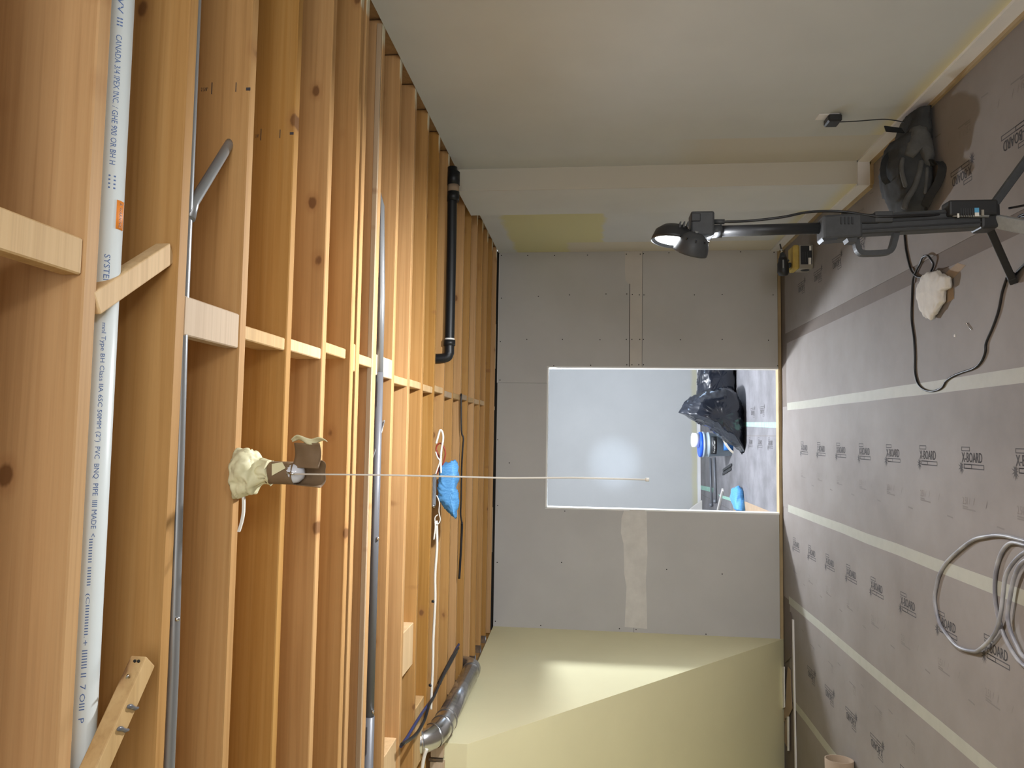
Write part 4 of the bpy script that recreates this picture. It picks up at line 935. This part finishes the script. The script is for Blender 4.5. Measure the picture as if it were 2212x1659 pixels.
# ================================================================== NEXT ROOM
def bag(name, pl, Y, depth, seed, label):
    p = [hit(px, py, 'Y', Y) for px, py in pl]
    b = B().blob([(q.x, max(q.z, 0.0)) for q in p], (1, 0, 0), (0, 0, 1), (0, 1, 0), depth, 0.026, 4.2, seed=seed, rings=40, power=0.5, res=0.018)
    bmesh.ops.translate(b.bm, verts=b.bm.verts, vec=(0, Y+0.05, 0))
    for v in b.bm.verts: v.co.z = max(v.co.z, 0.002)
    return tag(b.build(name, BAGBLK), label, 'trash bag', 'black trash bags beyond the doorway')
bag('trash_bag', ((1470, 893), (1482, 872), (1500, 856), (1520, 845), (1545, 840), (1566, 838), (1590, 850), (1604, 880), (1612, 920), (1614, 968), (1608, 979), (1598, 966), (1575, 955), (1555, 938), (1530, 921), (1505, 910)), 9.0, 0.30, 1.0, 'full black trash bag with a peaked top in front of the bucket beyond the doorway')
bag('trash_bag', ((1512, 800), (1508, 820), (1510, 850), (1530, 870), (1580, 870), (1602, 850), (1606, 815), (1606, 780), (1590, 760), (1530, 765)), 9.55, 0.28, 5.0, 'black trash bag half hidden by the right side of the doorway')
bkY = 9.75
bx = hit(1560, 961, 'Y', bkY).x
def bh(px): return hit(px, 960, 'Y', bkY-0.15).z
pl_ = thing('bucket', (bx, bkY, 0), 'grey plastic bucket with blue lid and cream carry strap behind the black bags', 'bucket')
br_ = 0.155; ht = bh(1520)
B().lathe([(br_*0.88, 0.0), (br_*0.97, ht-0.09), (br_*1.04, ht-0.085), (br_*1.04, ht-0.07), (br_*0.98, ht-0.065), (br_, ht-0.03), (br_*1.06, ht-0.025), (br_*1.06, ht)], (bx, bkY, 0.001), (0, 0, 1), 32).build('pail_body', PAIL, pl_)
B().lathe([(br_*1.03, 0.0), (br_*1.05, 0.03), (br_*0.98, 0.04)], (bx, bkY, ht), (0, 0, 1), 32).build('lid', BLUEPL, pl_)
def curved(px0, px1, a0, a1, m, name, r=br_*0.985):
    z0, z1 = bh(px1), bh(px0)
    return B().sheet(lambda u, v: (bx + r*math.sin(a0+(a1-a0)*u), bkY - r*math.cos(a0+(a1-a0)*u), z0+(z1-z0)*v), 8, 1, 0.002).build(name, m, pl_)
lbk = curved(1537, 1549, -0.85, 0.75, BLACKPL, 'black_label')
curved(1563, 1584, -0.45, 0.9, BLUELB, 'blue_label')
b = B(); zc_ = (bh(1537)+bh(1549))/2
letter(b, 'CertainTeed', (0, 0, 0), (1, 0, 0), (0, 1, 0), 0.16, 0.022, fn=lambda x, y: Vector((bx + br_*1.002*math.sin(-0.70+x/br_), bkY - br_*1.002*math.cos(-0.70+x/br_) - 0.0012, zc_-0.011+y)))
b.build('lettering', WHITELB, lbk)
zs_ = bh(1556)
B().ribbon(smooth_path([(bx+br_*0.98*math.sin(a), bkY-br_*1.03*math.cos(a)-dy, zz) for a, dy, zz in ((1.2, 0.0, zs_+0.02), (0.6, 0.01, zs_-0.03), (0.0, 0.02, zs_-0.07), (-0.5, 0.03, zs_-0.13), (-0.8, 0.03, zs_-0.19), (-0.3, 0.03, bh(1592)), (0.5, 0.02, bh(1590)))]), (0, 0, 1), 0.028, 0.004).build('carry_strap', CREAM, pl_)
rl = thing('tape_roll', (bx+0.06, bkY-0.03, ht+0.045), 'white tape roll lying on the blue bucket lid', 'tape roll')
b = B().lathe([(0.090, 0.0), (0.090, 0.075), (0.045, 0.075), (0.045, 0.0)], (bx+0.055, bkY-0.04, ht+0.052), (0.02, -0.10, 1), 28, cap=False)
b.bm.verts.ensure_lookup_table(); v = b.bm.verts
for k in range(28): b.bm.faces.new((v[k], v[84+k], v[84+(k+1)%28], v[(k+1)%28]))
b.build('roll', WHITELB, rl)
# two metal rods
for pa_, pb_, lab_ in (((1534, 990), (1537, 1091), 'longer grey metal rod with a ball end lying beyond the doorway'), ((1543, 988), (1546, 1083), 'shorter grey metal rod lying beside the longer one beyond the doorway')):
    a = hit(*pa_, 'Z', 0.022); c = hit(*pb_, 'Z', 0.022)
    r_ = thing('metal_rod', (a+c)/2, lab_, 'rod'); B().tube([a, c], 0.016, 12).build('rod_shaft', EMTDK, r_)
    B().lathe([(0.001, -0.03), (0.018, -0.026), (0.030, -0.008), (0.030, 0.010), (0.018, 0.026), (0.001, 0.03)], Vector((c.x, c.y, 0.031)), (1, 0, 0), 16).build('ball_end', EMTDK, r_)
a = hit(1582, 1000, 'Z', 0.008)
tl = thing('hand_tool', a, 'small black two-pronged hand tool on the floor beyond the bucket', 'tool')
for dx, dy in ((0.0, 0.0), (-0.05, 0.03)):
    p = hit(1580, 1004, 'Z', 0.010)+Vector((dx, dy, 0)); q = hit(1562, 1016, 'Z', 0.010)+Vector((dx, dy, 0)); B().bar(p, q, 0.035, 0.016, (0, 0, 1), 0.004).build('prong', BLACKPL, tl)
q = [hit(px, py, 'Z', 0.0) for px, py in ((1592, 1070), (1597, 1058), (1603, 1052), (1607, 1062), (1608, 1080), (1611, 1104), (1604, 1104), (1596, 1090))]
b = B().blob([(p.x, p.y) for p in q], (1, 0, 0), (0, 1, 0), (0, 0, 1), 0.06, 0.016, 10.0, seed=3.0, power=0.42, rings=20, res=0.018)
bmesh.ops.translate(b.bm, verts=b.bm.verts, vec=(0, 0, 0.045))
for v in b.bm.verts: v.co.z = max(v.co.z, 0.001)
tag(b.build('blue_cloth', BLUE), 'crumpled blue cloth on the floor just past the left side of the doorway', 'cloth')
# plasterboard offcut leaning in the far left corner and a batten on the floor
lean = [(-1.90, 12.20, 0.002), (-1.01, 12.24, 0.002), (-1.01, 12.255, 0.02), (-1.90, 12.30, 1.12)]
tag(B().prism(lean, (0, 0.018, 0)).build('leaning_board', PAPERLT), 'grey plasterboard offcut leaning in the far left corner beyond the doorway', 'board')
a = hit(1561, 1058, 'Z', 0.012); c = hit(1549, 1110, 'Z', 0.012)
tag(B().bar(a, c, 0.05, 0.022, (0, 0, 1), 0.002).build('batten', PAPERLT), 'pale batten lying askew on the floor near the metal rods', 'batten')
